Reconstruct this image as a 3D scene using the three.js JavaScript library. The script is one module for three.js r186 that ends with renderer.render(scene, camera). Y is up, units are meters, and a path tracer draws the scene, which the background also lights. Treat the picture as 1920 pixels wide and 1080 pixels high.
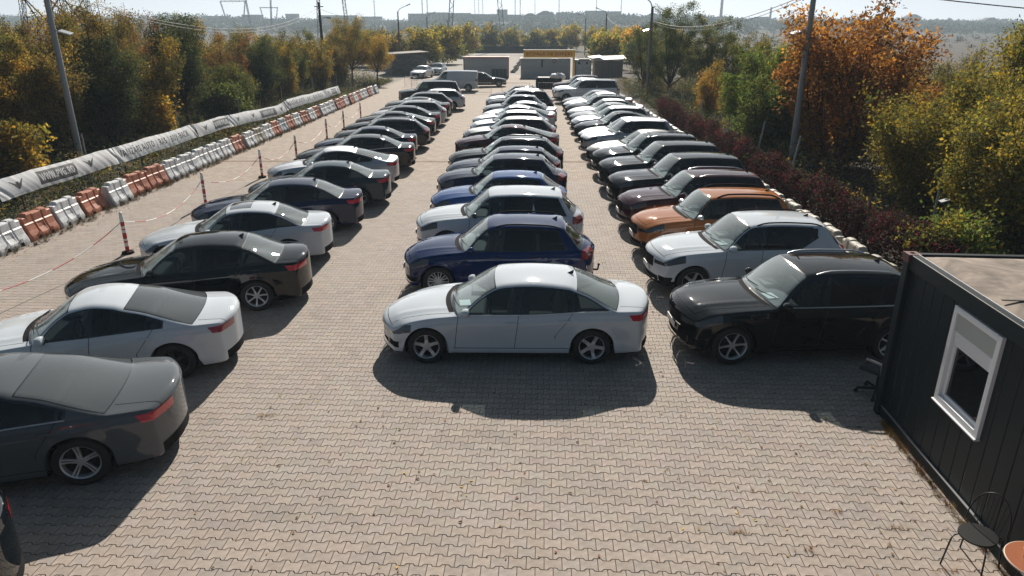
import * as THREE from 'three';
import { mergeGeometries } from 'three/addons/utils/BufferGeometryUtils.js';
import { RoundedBoxGeometry } from 'three/addons/geometries/RoundedBoxGeometry.js';
import { createNoise2D, createNoise3D } from 'simplex-noise';

// ---------------------------------------------------------------- camera, sky, sun, exposure
const scene = new THREE.Scene();
const camera = new THREE.PerspectiveCamera(44.81, 16 / 9, 0.1, 9000);
camera.position.set(0, 5.6, 0);
camera.rotation.order = 'YXZ';
camera.rotation.set(THREE.MathUtils.degToRad(-20.3), THREE.MathUtils.degToRad(0.65), 0);
const SUN = new THREE.Vector3(0.03, Math.sin(0.567), -Math.cos(0.567)).normalize();
{
  const w = 512, h = 256, d = new Float32Array(w * h * 4), v = new THREE.Vector3();
  for (let j = 0; j < h; j++) for (let i = 0; i < w; i++) {
    const th = ((i + 0.5) / w - 0.5) * 2 * Math.PI, el = ((j + 0.5) / h - 0.5) * Math.PI;
    v.set(Math.cos(th) * Math.cos(el), Math.sin(el), Math.sin(th) * Math.cos(el));
    const ang = Math.acos(Math.min(1, Math.max(-1, v.dot(SUN)))) * 57.3;
    const fwd = 0.5 + 0.5 * Math.cos(ang / 57.3), e = Math.max(0, el) * 57.3, haze = Math.exp(-e / 11), front = Math.pow(fwd, 3.2);
    const glow = 0.9 * Math.exp(-ang / 7) + 0.34 * Math.exp(-ang / 20);
    const o = (j * w + i) * 4;
    d[o] = 0.009 + haze * (1.6 * front + 0.024) + glow;
    d[o + 1] = 0.030 + haze * (1.6 * front + 0.044) + glow * 0.99;
    d[o + 2] = 0.056 + haze * (1.6 * front + 0.064) + glow * 0.97;
    d[o + 3] = 1;
  }
  const t = new THREE.DataTexture(d, w, h, THREE.RGBAFormat, THREE.FloatType);
  t.mapping = THREE.EquirectangularReflectionMapping; t.magFilter = THREE.LinearFilter; t.needsUpdate = true;
  scene.background = t; scene.environment = t;
}
const sun = new THREE.DirectionalLight(new THREE.Color().setRGB(1, 0.91, 0.80), 5.0);
sun.position.copy(SUN).multiplyScalar(120); sun.target.position.set(0, 0, -40); sun.position.add(sun.target.position);
sun.castShadow = true; sun.shadow.mapSize.set(4096, 4096);
Object.assign(sun.shadow.camera, { left: -60, right: 60, top: 70, bottom: -70, near: 1, far: 320 });
scene.add(sun, sun.target);
scene.fog = new THREE.FogExp2(new THREE.Color().setRGB(0.70, 0.87, 1.0), 0.0007);
const renderer = new THREE.WebGLRenderer({ antialias: true });
renderer.toneMapping = THREE.LinearToneMapping; renderer.toneMappingExposure = 1.64;
renderer.shadowMap.enabled = true;
const TEST = globalThis.TEST || '';

// ---------------------------------------------------------------- helpers
let seed = 7;
const rnd = () => { seed = (seed + 0x6d2b79f5) | 0; let t = Math.imul(seed ^ (seed >>> 15), 1 | seed); t = (t + Math.imul(t ^ (t >>> 7), 61 | t)) ^ t; return ((t ^ (t >>> 14)) >>> 0) / 4294967296; };
const rr = (a, b) => a + (b - a) * rnd(), gauss = () => (rnd() + rnd() + rnd() + rnd() - 2) * 1.0, pick = (a) => a[Math.floor(rnd() * a.length)];
const n2 = createNoise2D(rnd), n3 = createNoise3D(rnd);
const lin = (r, g, b) => new THREE.Color().setRGB(r, g, b);
const V = (x, y, z) => new THREE.Vector3(x, y, z);
const names = new Map();
const numbered = (n) => { const k = names.get(n) || 0; names.set(n, k + 1); return k ? n + '_' + String(k).padStart(3, '0') : n; };
const std = (c, roughness = 0.8, metalness = 0, more = {}) => new THREE.MeshStandardMaterial({ color: c, roughness, metalness, side: THREE.DoubleSide, ...more });
const phys = (c, o = {}) => new THREE.MeshPhysicalMaterial({ color: c, side: THREE.DoubleSide, ...o });
function tag(o, label, category, group, kind) { if (label) o.userData.label = label; if (category) o.userData.category = category; if (group) o.userData.group = group; if (kind) o.userData.kind = kind; return o; }
function shade(o) { o.castShadow = true; o.receiveShadow = true; return o; }
function mesh(name, geo, mat, parent) { const m = shade(new THREE.Mesh(geo, mat)); m.name = parent === scene ? numbered(name) : name; parent.add(m); return m; }
function thing(name, label, category, group, x = 0, y = 0, z = 0, turn = 0) { const g = new THREE.Group(); g.name = numbered(name); g.position.set(x, y, z); g.rotation.y = turn; scene.add(g); return tag(g, label, category, group); }
const structure = (o) => { o.userData.kind = 'structure'; return o; };
const at = (g, x, y, z, rx = 0, ry = 0, rz = 0) => { if (rx) g.rotateX(rx); if (ry) g.rotateY(ry); if (rz) g.rotateZ(rz); g.translate(x, y, z); return g; };
const bx = (w, h, d, x = 0, y = 0, z = 0) => at(new THREE.BoxGeometry(w, h, d), x, y, z);
const rbx = (w, h, d, r, x = 0, y = 0, z = 0, s = 2) => at(new RoundedBoxGeometry(w, h, d, s, r), x, y, z);
const cyl = (r0, r1, h, n = 10, x = 0, y = 0, z = 0) => at(new THREE.CylinderGeometry(r1, r0, h, n), x, y + h / 2, z);
const plain = (g) => { const q = g.index ? g.toNonIndexed() : g; for (const k of Object.keys(q.attributes)) if (!['position', 'normal', 'uv'].includes(k)) q.deleteAttribute(k); if (!q.attributes.uv) q.setAttribute('uv', new THREE.BufferAttribute(new Float32Array(q.attributes.position.count * 2), 2)); return q; };
const merge = (l) => mergeGeometries(l.map(plain));
// tapered tube through points
function taper(pts, r0, r1, n = 6) {
  const P = [], N = [], I = [], up = V(0, 1, 0), a = V(), b = V(), t = V(); const c = pts.length;
  for (let i = 0; i < c; i++) {
    t.subVectors(pts[Math.min(c - 1, i + 1)], pts[Math.max(0, i - 1)]).normalize();
    a.crossVectors(Math.abs(t.y) > 0.9 ? V(1, 0, 0) : up, t).normalize(); b.crossVectors(t, a);
    const r = r0 + (r1 - r0) * i / (c - 1);
    for (let j = 0; j <= n; j++) { const q = j / n * 6.28318, x = Math.cos(q), y = Math.sin(q); const d = V().addScaledVector(a, x).addScaledVector(b, y); N.push(d.x, d.y, d.z); P.push(pts[i].x + d.x * r, pts[i].y + d.y * r, pts[i].z + d.z * r); }
  }
  for (let i = 0; i < c - 1; i++) for (let j = 0; j < n; j++) { const k = i * (n + 1) + j; I.push(k, k + 1, k + n + 1, k + 1, k + n + 2, k + n + 1); }
  const g = new THREE.BufferGeometry(); g.setAttribute('position', new THREE.Float32BufferAttribute(P, 3)); g.setAttribute('normal', new THREE.Float32BufferAttribute(N, 3)); g.setIndex(I); return g;
}
const rod = (a, b, r, n = 6) => taper([a, b], r, r, n);
// smooth monotone interpolation through points
function mono(p) {
  const n = p.length, d = [], m = [];
  for (let i = 0; i < n - 1; i++) d.push((p[i + 1][1] - p[i][1]) / (p[i + 1][0] - p[i][0]));
  m.push(d[0]); for (let i = 1; i < n - 1; i++) m.push(d[i - 1] * d[i] <= 0 ? 0 : 2 * d[i - 1] * d[i] / (d[i - 1] + d[i])); m.push(d[n - 2]);
  return (x) => {
    if (x <= p[0][0]) return p[0][1]; if (x >= p[n - 1][0]) return p[n - 1][1];
    let i = 0; while (x > p[i + 1][0]) i++;
    const h = p[i + 1][0] - p[i][0], t = (x - p[i][0]) / h, t2 = t * t, t3 = t2 * t;
    return (2 * t3 - 3 * t2 + 1) * p[i][1] + (t3 - 2 * t2 + t) * h * m[i] + (-2 * t3 + 3 * t2) * p[i + 1][1] + (t3 - t2) * h * m[i + 1];
  };
}
const sm = (a, b, x) => { const t = Math.min(1, Math.max(0, (x - a) / (b - a))); return t * t * (3 - 2 * t); };
function canvasTex(w, h, draw) { const c = document.createElement('canvas'); c.width = w; c.height = h; draw(c.getContext('2d'), w, h); const t = new THREE.CanvasTexture(c); t.colorSpace = THREE.SRGBColorSpace; t.wrapS = t.wrapT = THREE.RepeatWrapping; return t; }
// tileable mottled grey as a colour map around white
function noiseTex(n, lo, hi, f = 6, grain = 0.3) {
  const d = new Uint8Array(n * n * 4);
  for (let j = 0; j < n; j++) for (let i = 0; i < n; i++) {
    const a = i / n * 6.28318, b = j / n * 6.28318, r = f / 6.28318;
    const q = (k) => n3(Math.cos(a) * r * k + 7 * k, Math.sin(a) * r * k + Math.cos(b) * r * k, Math.sin(b) * r * k);
    const v = 0.5 + 0.28 * q(1) + 0.16 * q(2.7) + grain * (rnd() - 0.5), g = lo + (hi - lo) * Math.min(1, Math.max(0, v)), o = (j * n + i) * 4;
    d[o] = d[o + 1] = d[o + 2] = 255 * g; d[o + 3] = 255;
  }
  const t = new THREE.DataTexture(d, n, n); t.magFilter = THREE.LinearFilter; t.wrapS = t.wrapT = THREE.RepeatWrapping; t.colorSpace = THREE.SRGBColorSpace; t.needsUpdate = true; return t;
}
function sheet(x0, x1, z0, z1, y, uv = 1) {
  const g = new THREE.PlaneGeometry(x1 - x0, z1 - z0); g.rotateX(-Math.PI / 2); g.translate((x0 + x1) / 2, y, (z0 + z1) / 2);
  const p = g.attributes.position, u = g.attributes.uv; for (let i = 0; i < p.count; i++) u.setXY(i, p.getX(i) / uv, p.getZ(i) / uv); return g;
}

// ---------------------------------------------------------------- ground
const soilTex = noiseTex(256, 0.6, 1.0, 5, 0.35);
{
  // open country: flat near the lot, a low ridge about a kilometre away
  const X = [], Z = []; for (let i = 0; i <= 90; i++) { const t = i / 45 - 1; X.push(Math.sign(t) * Math.pow(Math.abs(t), 2.0) * 1750); }
  for (let i = 0; i <= 90; i++) { const t = i / 90; Z.push(60 - Math.pow(t, 1.6) * 1560); }
  const P = [], U = [], C = [], I = [];
  for (let j = 0; j < Z.length; j++) for (let i = 0; i < X.length; i++) {
    const x = X[i], z = -Z[j]; const far = sm(560, 1150, z);
    const y = -0.03 + far * (19 + 5 * n2(x / 420, 3) + 3.5 * n2(x / 130, 9) - 7 * sm(150, 700, x)) + sm(180, 400, z) * (1 - far) * (0.7 + 0.7 * n2(x / 90, z / 90));
    P.push(x, y, -z); U.push(x / 9, z / 9);
    const k = 0.5 + 0.5 * n2(x / 38 + 4, z / 60), g = sm(300, 900, z);
    C.push(0.062 + 0.03 * k - 0.03 * g, 0.050 + 0.021 * k - 0.016 * g, 0.038 + 0.012 * k - 0.014 * g);
  }
  const n = X.length; for (let j = 0; j < Z.length - 1; j++) for (let i = 0; i < n - 1; i++) { const a = j * n + i; I.push(a, a + 1, a + n, a + 1, a + n + 1, a + n); }
  const g = new THREE.BufferGeometry(); g.setAttribute('position', new THREE.Float32BufferAttribute(P, 3)); g.setAttribute('uv', new THREE.Float32BufferAttribute(U, 2)); g.setAttribute('color', new THREE.Float32BufferAttribute(C, 3)); g.setIndex(I); g.computeVertexNormals();
  structure(mesh('terrain', g, std(lin(1, 1, 1), 1, 0, { vertexColors: true, map: soilTex }), scene));
}
const groundAt = (x, zz) => { const z = -zz, far = sm(560, 1150, z); return -0.03 + far * (19 + 5 * n2(x / 420, 3) + 3.5 * n2(x / 130, 9) - 7 * sm(150, 700, x)) + sm(180, 400, z) * (1 - far) * (0.7 + 0.7 * n2(x / 90, z / 90)); };
// interlocking bone-shaped concrete pavers, 0.20 x 0.165 m
const PA = -0.030, PW = 0.2, PD = 0.165, PST = 0.032;
const cosP = Math.cos(PA), sinP = Math.sin(PA);
const toWorld = (u, v) => [u * cosP + v * sinP, -u * sinP + v * cosP];      // u along the rows, v across
{
  const ground = structure(new THREE.Group()); ground.name = 'paving'; scene.add(ground);
  const hw = PW / 2, hi = PD / 2 + PST / 2, lo = PD / 2 - PST / 2;
  const outline = [[-hw, -hi], [-0.062, -hi], [-0.038, -lo], [0.038, -lo], [0.062, -hi], [hw, -hi], [hw, hi], [0.062, hi], [0.038, lo], [-0.038, lo], [-0.062, hi], [-hw, hi]];
  const paver = (gap, bev) => {
    const P = [], I = [], ring = (kx, kz, y) => outline.forEach(([x, z]) => P.push(Math.abs(x) > 0.09 ? x - Math.sign(x) * kx : x + Math.sign(x) * kx * 0.7, y, z - Math.sign(z) * kz));
    ring(gap + bev, gap * 1.35 + bev * 1.35, 0); ring(gap, gap * 1.35, -0.022);
    const sh = new THREE.Shape(outline.map(([x, z]) => new THREE.Vector2(x, z)));
    for (const f of THREE.ShapeUtils.triangulateShape(sh.getPoints(), [])) I.push(f[0], f[2], f[1]);
    for (let i = 0; i < 12; i++) { const j = (i + 1) % 12; I.push(i, j, 12 + i, j, 12 + j, 12 + i); }
    let g = new THREE.BufferGeometry(); g.setAttribute('position', new THREE.Float32BufferAttribute(P, 3)); g.setIndex(I); g = g.toNonIndexed(); g.computeVertexNormals();
    const p = g.attributes.position, uv = []; for (let i = 0; i < p.count; i++) uv.push(p.getX(i) * 2.4 + 0.5, p.getZ(i) * 2.4 + 0.5); g.setAttribute('uv', new THREE.Float32BufferAttribute(uv, 2));
    return g;
  };
  const geo = paver(0.0014, 0.0030), grit = noiseTex(128, 0.80, 1.0, 3, 0.5);
  const tone = (x, z) => { // stains and dirt in patches, plus the batch colour of each stone
    const d = n2(x / 2.7, z / 2.7) * 0.5 + n2(x / 0.7 + 9, z / 0.7) * 0.3, b = rnd();
    const k = (0.93 + 0.06 * d + (b - 0.5) * 0.17) * (n2(x / 1.3 + 40, z / 0.9 + 11) > 0.62 ? 0.92 : 1), w = (rnd() - 0.5) * 0.05, p = (rnd() - 0.5) * 0.05;
    return [0.405 * k * (1 + w), 0.352 * k * (1 - p), 0.310 * k * (1 - w)];
  };
  const variants = []; for (let i = 0; i < 14; i++) { const k = 0.86 + i * 0.0105, w = (rnd() - 0.5) * 0.05; variants.push(std(lin(0.415 * k * (1 + w), 0.358 * k, 0.312 * k * (1 - w)), 0.88, 0, { map: grit })); }
  const M = new THREE.Matrix4(), Q = new THREE.Quaternion(), E = new THREE.Euler(), S = V(1, 1, 1), T = V(), mats = [], cols = [], near = [];
  for (let r = -8; r < 178; r++) for (let c = -74; c < 48; c++) {
    const u = c * PW + (r & 1 ? hw : 0), v = -r * PD, [x, z] = toWorld(u, v);
    if (x < -14.0 || x > 8.9 || z < -27.2 || z > 1.2) continue;
    E.set((rnd() - 0.5) * 0.012, PA, (rnd() - 0.5) * 0.012); T.set(x, (rnd() - 0.5) * 0.002 - 0.001, z); M.compose(T, Q.setFromEuler(E), S);
    const depth = -z, half = (depth + 2.5) * 0.66;
    if (depth > 5.95 && depth < 7.16 && x > -half && x < 5.3) near.push(M.clone()); else { mats.push(M.clone()); cols.push(tone(x, z)); }
  }
  near.sort((a, b) => b.elements[14] - a.elements[14]);
  near.forEach((m, i) => { if (i < 300) { const p = mesh('paver', geo, pick(variants), ground); p.applyMatrix4(m); } else { mats.push(m); cols.push(tone(m.elements[12], m.elements[14])); } });
  const im = new THREE.InstancedMesh(geo, std(lin(1, 1, 1), 0.88, 0, { map: grit }), mats.length); im.name = 'pavers'; im.userData.kind = 'stuff';
  const col = new THREE.Color(); mats.forEach((m, i) => { im.setMatrixAt(i, m); im.setColorAt(i, col.setRGB(...cols[i])); }); shade(im); ground.add(im);
  mesh('joint_sand', sheet(-14.1, 9.0, -27.3, 1.3, -0.0125, 1.3), std(lin(0.085, 0.066, 0.05), 1, 0, { map: soilTex }), ground);
  // beyond 27 m the stones are a few pixels: their joints and batch colours as a material
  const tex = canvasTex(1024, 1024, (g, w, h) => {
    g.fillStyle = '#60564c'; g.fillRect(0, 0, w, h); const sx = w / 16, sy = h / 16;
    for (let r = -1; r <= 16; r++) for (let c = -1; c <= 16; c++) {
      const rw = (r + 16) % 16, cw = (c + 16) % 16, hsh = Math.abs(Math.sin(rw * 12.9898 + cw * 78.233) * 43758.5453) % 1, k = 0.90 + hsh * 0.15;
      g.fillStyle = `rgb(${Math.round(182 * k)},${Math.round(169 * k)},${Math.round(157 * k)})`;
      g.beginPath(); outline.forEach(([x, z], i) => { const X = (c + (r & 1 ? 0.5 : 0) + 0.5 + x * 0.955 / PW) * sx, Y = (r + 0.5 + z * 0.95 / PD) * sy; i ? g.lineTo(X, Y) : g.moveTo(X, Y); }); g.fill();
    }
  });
  const far = new THREE.PlaneGeometry(1, 1, 1, 1); far.rotateX(-Math.PI / 2);
  const P = [], U = []; for (const [x, z] of [[-14.1, -27], [9.4, -27], [9.4, -96], [-14.1, -27], [9.4, -96], [-14.1, -96]]) { P.push(x, -0.007, z); U.push((x * cosP - z * sinP) / (16 * PW), (x * sinP + z * cosP) / (16 * PD)); }
  const fg = new THREE.BufferGeometry(); fg.setAttribute('position', new THREE.Float32BufferAttribute(P, 3)); fg.setAttribute('uv', new THREE.Float32BufferAttribute(U, 2)); fg.computeVertexNormals();
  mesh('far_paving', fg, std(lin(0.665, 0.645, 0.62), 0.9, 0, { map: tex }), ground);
  const yard = structure(mesh('concrete_yard', sheet(-13.5, 12, -190, -95.9, -0.015, 4), std(lin(0.36, 0.325, 0.29), 0.92, 0, { map: soilTex }), scene));
  structure(mesh('side_lane', sheet(-24, -13.9, -112, -66, -0.011, 3), std(lin(0.30, 0.265, 0.23), 0.95, 0, { map: soilTex }), scene));
}

structure(mesh('verge', sheet(-75, -14.0, -112, 6, -0.018, 3), std(lin(0.050, 0.044, 0.030), 1, 0, { map: soilTex }), scene));
structure(mesh('verge', sheet(8.8, 75, -95, 6, -0.018, 3), std(lin(0.055, 0.046, 0.032), 1, 0, { map: soilTex }), scene));
structure(mesh('drain_strip', sheet(-13.6, 8.3, -31.75, -31.45, -0.003, 1), std(lin(0.30, 0.205, 0.14), 0.95, 0, { map: soilTex }), scene));

// ---------------------------------------------------------------- cars
// Each body is one lofted shell (stations along the length, a half section from sill to roof centre); windows, lamps, grille, shut lines are cut out of that shell along exact outlines.
const MAT = {
  black: phys(lin(0.016, 0.016, 0.017), { roughness: 0.9, specularIntensity: 0.15 }), gloss: phys(lin(0.012, 0.012, 0.013), { roughness: 0.15, clearcoat: 1, clearcoatRoughness: 0.05 }),
  rubber: std(lin(0.022, 0.022, 0.023), 0.85), chrome: std(lin(0.72, 0.73, 0.75), 0.3, 1), gap: std(lin(0.012, 0.012, 0.012), 0.9),
  screen: phys(lin(0.74, 0.86, 0.88), { transmission: 0.76, thickness: 0, roughness: 0.0, ior: 1.5 }), clear: phys(lin(0.42, 0.50, 0.50), { transmission: 0.82, thickness: 0, roughness: 0, ior: 1.5 }),
  skypale: phys(lin(0.24, 0.27, 0.29), { transmission: 0.7, thickness: 0, roughness: 0, ior: 1.5 }), side: phys(lin(0.20, 0.25, 0.26), { transmission: 0.9, thickness: 0, roughness: 0, ior: 1.5 }), tint: phys(lin(0.10, 0.11, 0.12), { transmission: 0.9, thickness: 0, roughness: 0, ior: 1.5 }),  // first one, coupe rear glass: sky reflection put into its grey colour
  lamp: phys(lin(0.11, 0.12, 0.13), { roughness: 0.12, metalness: 0.5, clearcoat: 1, clearcoatRoughness: 0.02 }), lampdark: phys(lin(0.07, 0.075, 0.08), { roughness: 0.15, metalness: 0.4, clearcoat: 1, clearcoatRoughness: 0.02 }),
  tail: phys(lin(0.52, 0.010, 0.018), { roughness: 0.15, clearcoat: 1, clearcoatRoughness: 0.03 }), taildark: phys(lin(0.26, 0.007, 0.012), { roughness: 0.15, clearcoat: 1, clearcoatRoughness: 0.03 }),
  alloy: std(lin(0.62, 0.63, 0.65), 0.45, 0.7), alloydark: std(lin(0.12, 0.12, 0.125), 0.35, 0.8), seat: std(lin(0.05, 0.048, 0.046), 0.8), beige: std(lin(0.26, 0.22, 0.175), 0.8), dash: std(lin(0.045, 0.046, 0.05), 0.75),
  plate: std(lin(0.72, 0.72, 0.70), 0.5), paper: std(lin(0.8, 0.82, 0.8), 0.8), under: std(lin(0.012, 0.012, 0.012), 0.95), amber: std(lin(0.6, 0.2, 0.02), 0.3),
};
const paintOf = (() => { const m = new Map(); return (r, g, b, metal = 0.35) => { const k = [r, g, b, metal].join(); if (!m.has(k)) m.set(k, phys(lin(r, g, b), { metalness: metal, roughness: metal > 0.3 ? 0.5 : 0.95, specularIntensity: metal > 0.3 ? 0.6 : 0.0, clearcoat: 1, clearcoatRoughness: 0.035 })); return m.get(k); }; })();
const PAINT = {
  white: paintOf(0.52, 0.57, 0.62, 0), pearl: paintOf(0.48, 0.50, 0.53, 0.1), silver: paintOf(0.42, 0.45, 0.50, 0.6), ice: paintOf(0.50, 0.56, 0.63, 0.5), grey: paintOf(0.11, 0.12, 0.13, 0.4), darkgrey: paintOf(0.016, 0.018, 0.021, 0),
  black: paintOf(0.004, 0.006, 0.008, 0), navy: paintOf(0.004, 0.011, 0.040, 0), blue: paintOf(0.0008, 0.014, 0.075, 0), sky: paintOf(0.010, 0.060, 0.22, 0.2), teal: paintOf(0.014, 0.036, 0.050, 0.15), maroon: paintOf(0.055, 0.006, 0.016, 0.1), plum: paintOf(0.040, 0.009, 0.018, 0.1),
  orange: paintOf(0.36, 0.14, 0.048, 0.25), slate: paintOf(0.095, 0.108, 0.118, 0.2), bronze: paintOf(0.010, 0.012, 0.013, 0),
};
// kinds: n nose height, cx/cy foot of the windscreen, tx head of the windscreen, rx/bx head and foot of the rear window, dk deck height there, tl tail height
const base = { W: 0.92, clr: 0.19, tr: 0.335, tumble: 0.50, crown: 0.05, belt: 0.0, sedan: true, rails: 0, clad: 0, chrome: 0, spokes: 5, dark: 0, tintFrom: 1 };
const KIND = {
  executive: { ...base, L: 4.94, W: 0.943, H: 1.457, fo: 0.92, wb: 2.92, n: 0.60, cx: 1.30, cy: 0.965, tx: 2.10, rx: 3.60, bx: 4.40, dk: 1.075, tl: 0.94, xB: 2.58, xC: 3.52, chrome: 1, light: 1 },
  saloon: { ...base, L: 4.94, W: 0.934, H: 1.47, fo: 0.86, wb: 2.975, n: 0.60, cx: 1.55, cy: 0.98, tx: 2.28, rx: 3.66, bx: 4.42, dk: 1.09, tl: 0.95, xB: 2.72, xC: 3.62, spokes: 7 },
  midsaloon: { ...base, L: 4.71, W: 0.913, H: 1.44, fo: 0.80, wb: 2.85, n: 0.59, cx: 1.48, cy: 0.96, tx: 2.18, rx: 3.42, bx: 4.16, dk: 1.08, tl: 0.95, xB: 2.58, xC: 3.42, spokes: 6, light: 0 },
  fourdoorcoupe: { ...base, L: 4.69, W: 0.915, H: 1.415, fo: 0.93, wb: 2.73, n: 0.58, cx: 1.45, cy: 0.95, tx: 2.12, rx: 3.02, bx: 4.16, dk: 1.035, tl: 0.92, xB: 2.50, xC: 3.45, tumble: 0.55, spokes: 5, dark: 1 },
  longcoupe: { ...base, L: 5.0, W: 0.945, H: 1.42, fo: 0.90, wb: 2.94, n: 0.59, cx: 1.55, cy: 0.96, tx: 2.25, rx: 3.22, bx: 4.36, dk: 1.04, tl: 0.93, xB: 2.72, xC: 3.7, tumble: 0.55, chrome: 1, tr: 0.35, dark: 0, split: 1, darkGlass: 1 },
  liftback: { ...base, L: 4.88, W: 0.925, H: 1.47, fo: 0.95, wb: 2.84, n: 0.62, cx: 1.42, cy: 0.98, tx: 2.15, rx: 3.35, bx: 4.58, dk: 1.09, tl: 0.96, xB: 2.58, xC: 3.5, chrome: 1 },
  estate: { ...base, L: 4.75, W: 0.92, H: 1.49, fo: 0.88, wb: 2.85, n: 0.61, cx: 1.45, cy: 0.98, tx: 2.15, rx: 4.02, bx: 4.55, dk: 1.06, tl: 0.90, xB: 2.55, xC: 3.42, xD: 4.12, sedan: false, rails: 1, chrome: 1 },
  hatch: { ...base, L: 4.35, W: 0.90, H: 1.48, fo: 0.85, wb: 2.65, n: 0.62, cx: 1.32, cy: 0.98, tx: 2.0, rx: 3.65, bx: 4.18, dk: 1.06, tl: 0.92, xB: 2.35, xC: 3.15, xD: 3.7, sedan: false },
  sportsuv: { ...base, L: 4.38, W: 0.92, H: 1.60, clr: 0.23, tr: 0.345, fo: 0.86, wb: 2.64, n: 0.74, cx: 1.28, cy: 1.08, tx: 1.92, rx: 3.66, bx: 4.14, dk: 1.12, tl: 0.95, xB: 2.28, xC: 3.06, xD: 3.62, sedan: false, rails: 2, tumble: 0.42, spokes: 8 },
  roundsuv: { ...base, L: 4.50, W: 0.92, H: 1.66, clr: 0.24, tr: 0.35, fo: 0.90, wb: 2.73, n: 0.80, cx: 1.30, cy: 1.12, tx: 1.95, rx: 3.86, bx: 4.30, dk: 1.14, tl: 0.96, xB: 2.32, xC: 3.14, xD: 3.92, sedan: false, tumble: 0.38, clad: 1, bodyC: 1 },
  crossover: { ...base, L: 4.20, W: 0.90, H: 1.54, clr: 0.21, tr: 0.33, fo: 0.82, wb: 2.59, n: 0.70, cx: 1.28, cy: 1.04, tx: 1.90, rx: 3.42, bx: 3.98, dk: 1.10, tl: 0.95, xB: 2.22, xC: 2.98, xD: 3.42, sedan: false, tumble: 0.46 },
  boxsuv: { ...base, L: 4.43, W: 0.93, H: 1.65, clr: 0.25, tr: 0.36, fo: 0.86, wb: 2.70, n: 0.83, cx: 1.34, cy: 1.12, tx: 2.02, rx: 3.78, bx: 4.20, dk: 1.18, tl: 1.0, xB: 2.36, xC: 3.55, xD: 3.62, sedan: false, rails: 2, tumble: 0.36, clad: 1, upkick: 1, tallTail: 1 },
  largesuv: { ...base, L: 4.69, W: 0.95, H: 1.66, clr: 0.25, tr: 0.37, fo: 0.88, wb: 2.865, n: 0.82, cx: 1.42, cy: 1.11, tx: 2.10, rx: 3.92, bx: 4.44, dk: 1.15, tl: 0.98, xB: 2.48, xC: 3.40, xD: 4.06, sedan: false, rails: 1, tumble: 0.40, chrome: 1, tallTail: 1, spokes: 6 },
  rugged: { ...base, L: 4.34, W: 0.90, H: 1.66, clr: 0.27, tr: 0.36, fo: 0.84, wb: 2.67, n: 0.84, cx: 1.22, cy: 1.13, tx: 1.80, rx: 3.72, bx: 4.16, dk: 1.14, tl: 0.98, xB: 2.16, xC: 3.00, xD: 3.72, sedan: false, rails: 3, tumble: 0.36, clad: 1, bodyC: 1 },
  familysuv: { ...base, L: 4.60, W: 0.92, H: 1.68, clr: 0.25, tr: 0.36, fo: 0.90, wb: 2.73, n: 0.82, cx: 1.34, cy: 1.12, tx: 2.0, rx: 4.0, bx: 4.42, dk: 1.15, tl: 0.97, xB: 2.36, xC: 3.2, xD: 4.0, sedan: false, rails: 1, tumble: 0.38, chrome: 1 },
  bigsuv: { ...base, L: 4.88, W: 0.97, H: 1.74, clr: 0.26, tr: 0.38, fo: 0.88, wb: 2.95, n: 0.88, cx: 1.45, cy: 1.16, tx: 2.12, rx: 4.15, bx: 4.62, dk: 1.18, tl: 1.0, xB: 2.52, xC: 3.45, xD: 4.2, sedan: false, rails: 0, tumble: 0.38, chrome: 1 },
  boxywagon: { ...base, L: 4.95, W: 0.98, H: 1.84, clr: 0.28, tr: 0.39, fo: 0.85, wb: 2.92, n: 0.95, cx: 1.30, cy: 1.22, tx: 1.85, rx: 4.55, bx: 4.85, dk: 1.2, tl: 1.05, xB: 2.35, xC: 3.4, xD: 4.55, sedan: false, tumble: 0.26 },
  pickup: { ...base, L: 5.30, W: 0.93, H: 1.84, clr: 0.32, tr: 0.38, fo: 0.90, wb: 3.22, n: 0.98, cx: 1.48, cy: 1.24, tx: 2.05, rx: 4.85, bx: 5.18, dk: 1.25, tl: 1.1, xB: 2.45, xC: 3.25, xD: 4.98, sedan: false, tumble: 0.28, rails: 1, clad: 1, cab: 1, bodyC: 1, xB: 2.45, xC: 3.32 },
  van: { ...base, L: 5.14, W: 0.96, H: 1.92, clr: 0.24, tr: 0.34, fo: 0.90, wb: 3.2, n: 0.80, cx: 0.98, cy: 1.20, tx: 1.72, rx: 4.98, bx: 5.09, dk: 1.2, tl: 1.0, xB: 2.05, xC: 2.05, xD: 2.05, sedan: false, tumble: 0.20, panel: 1, crown: 0.06 },
};
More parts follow.
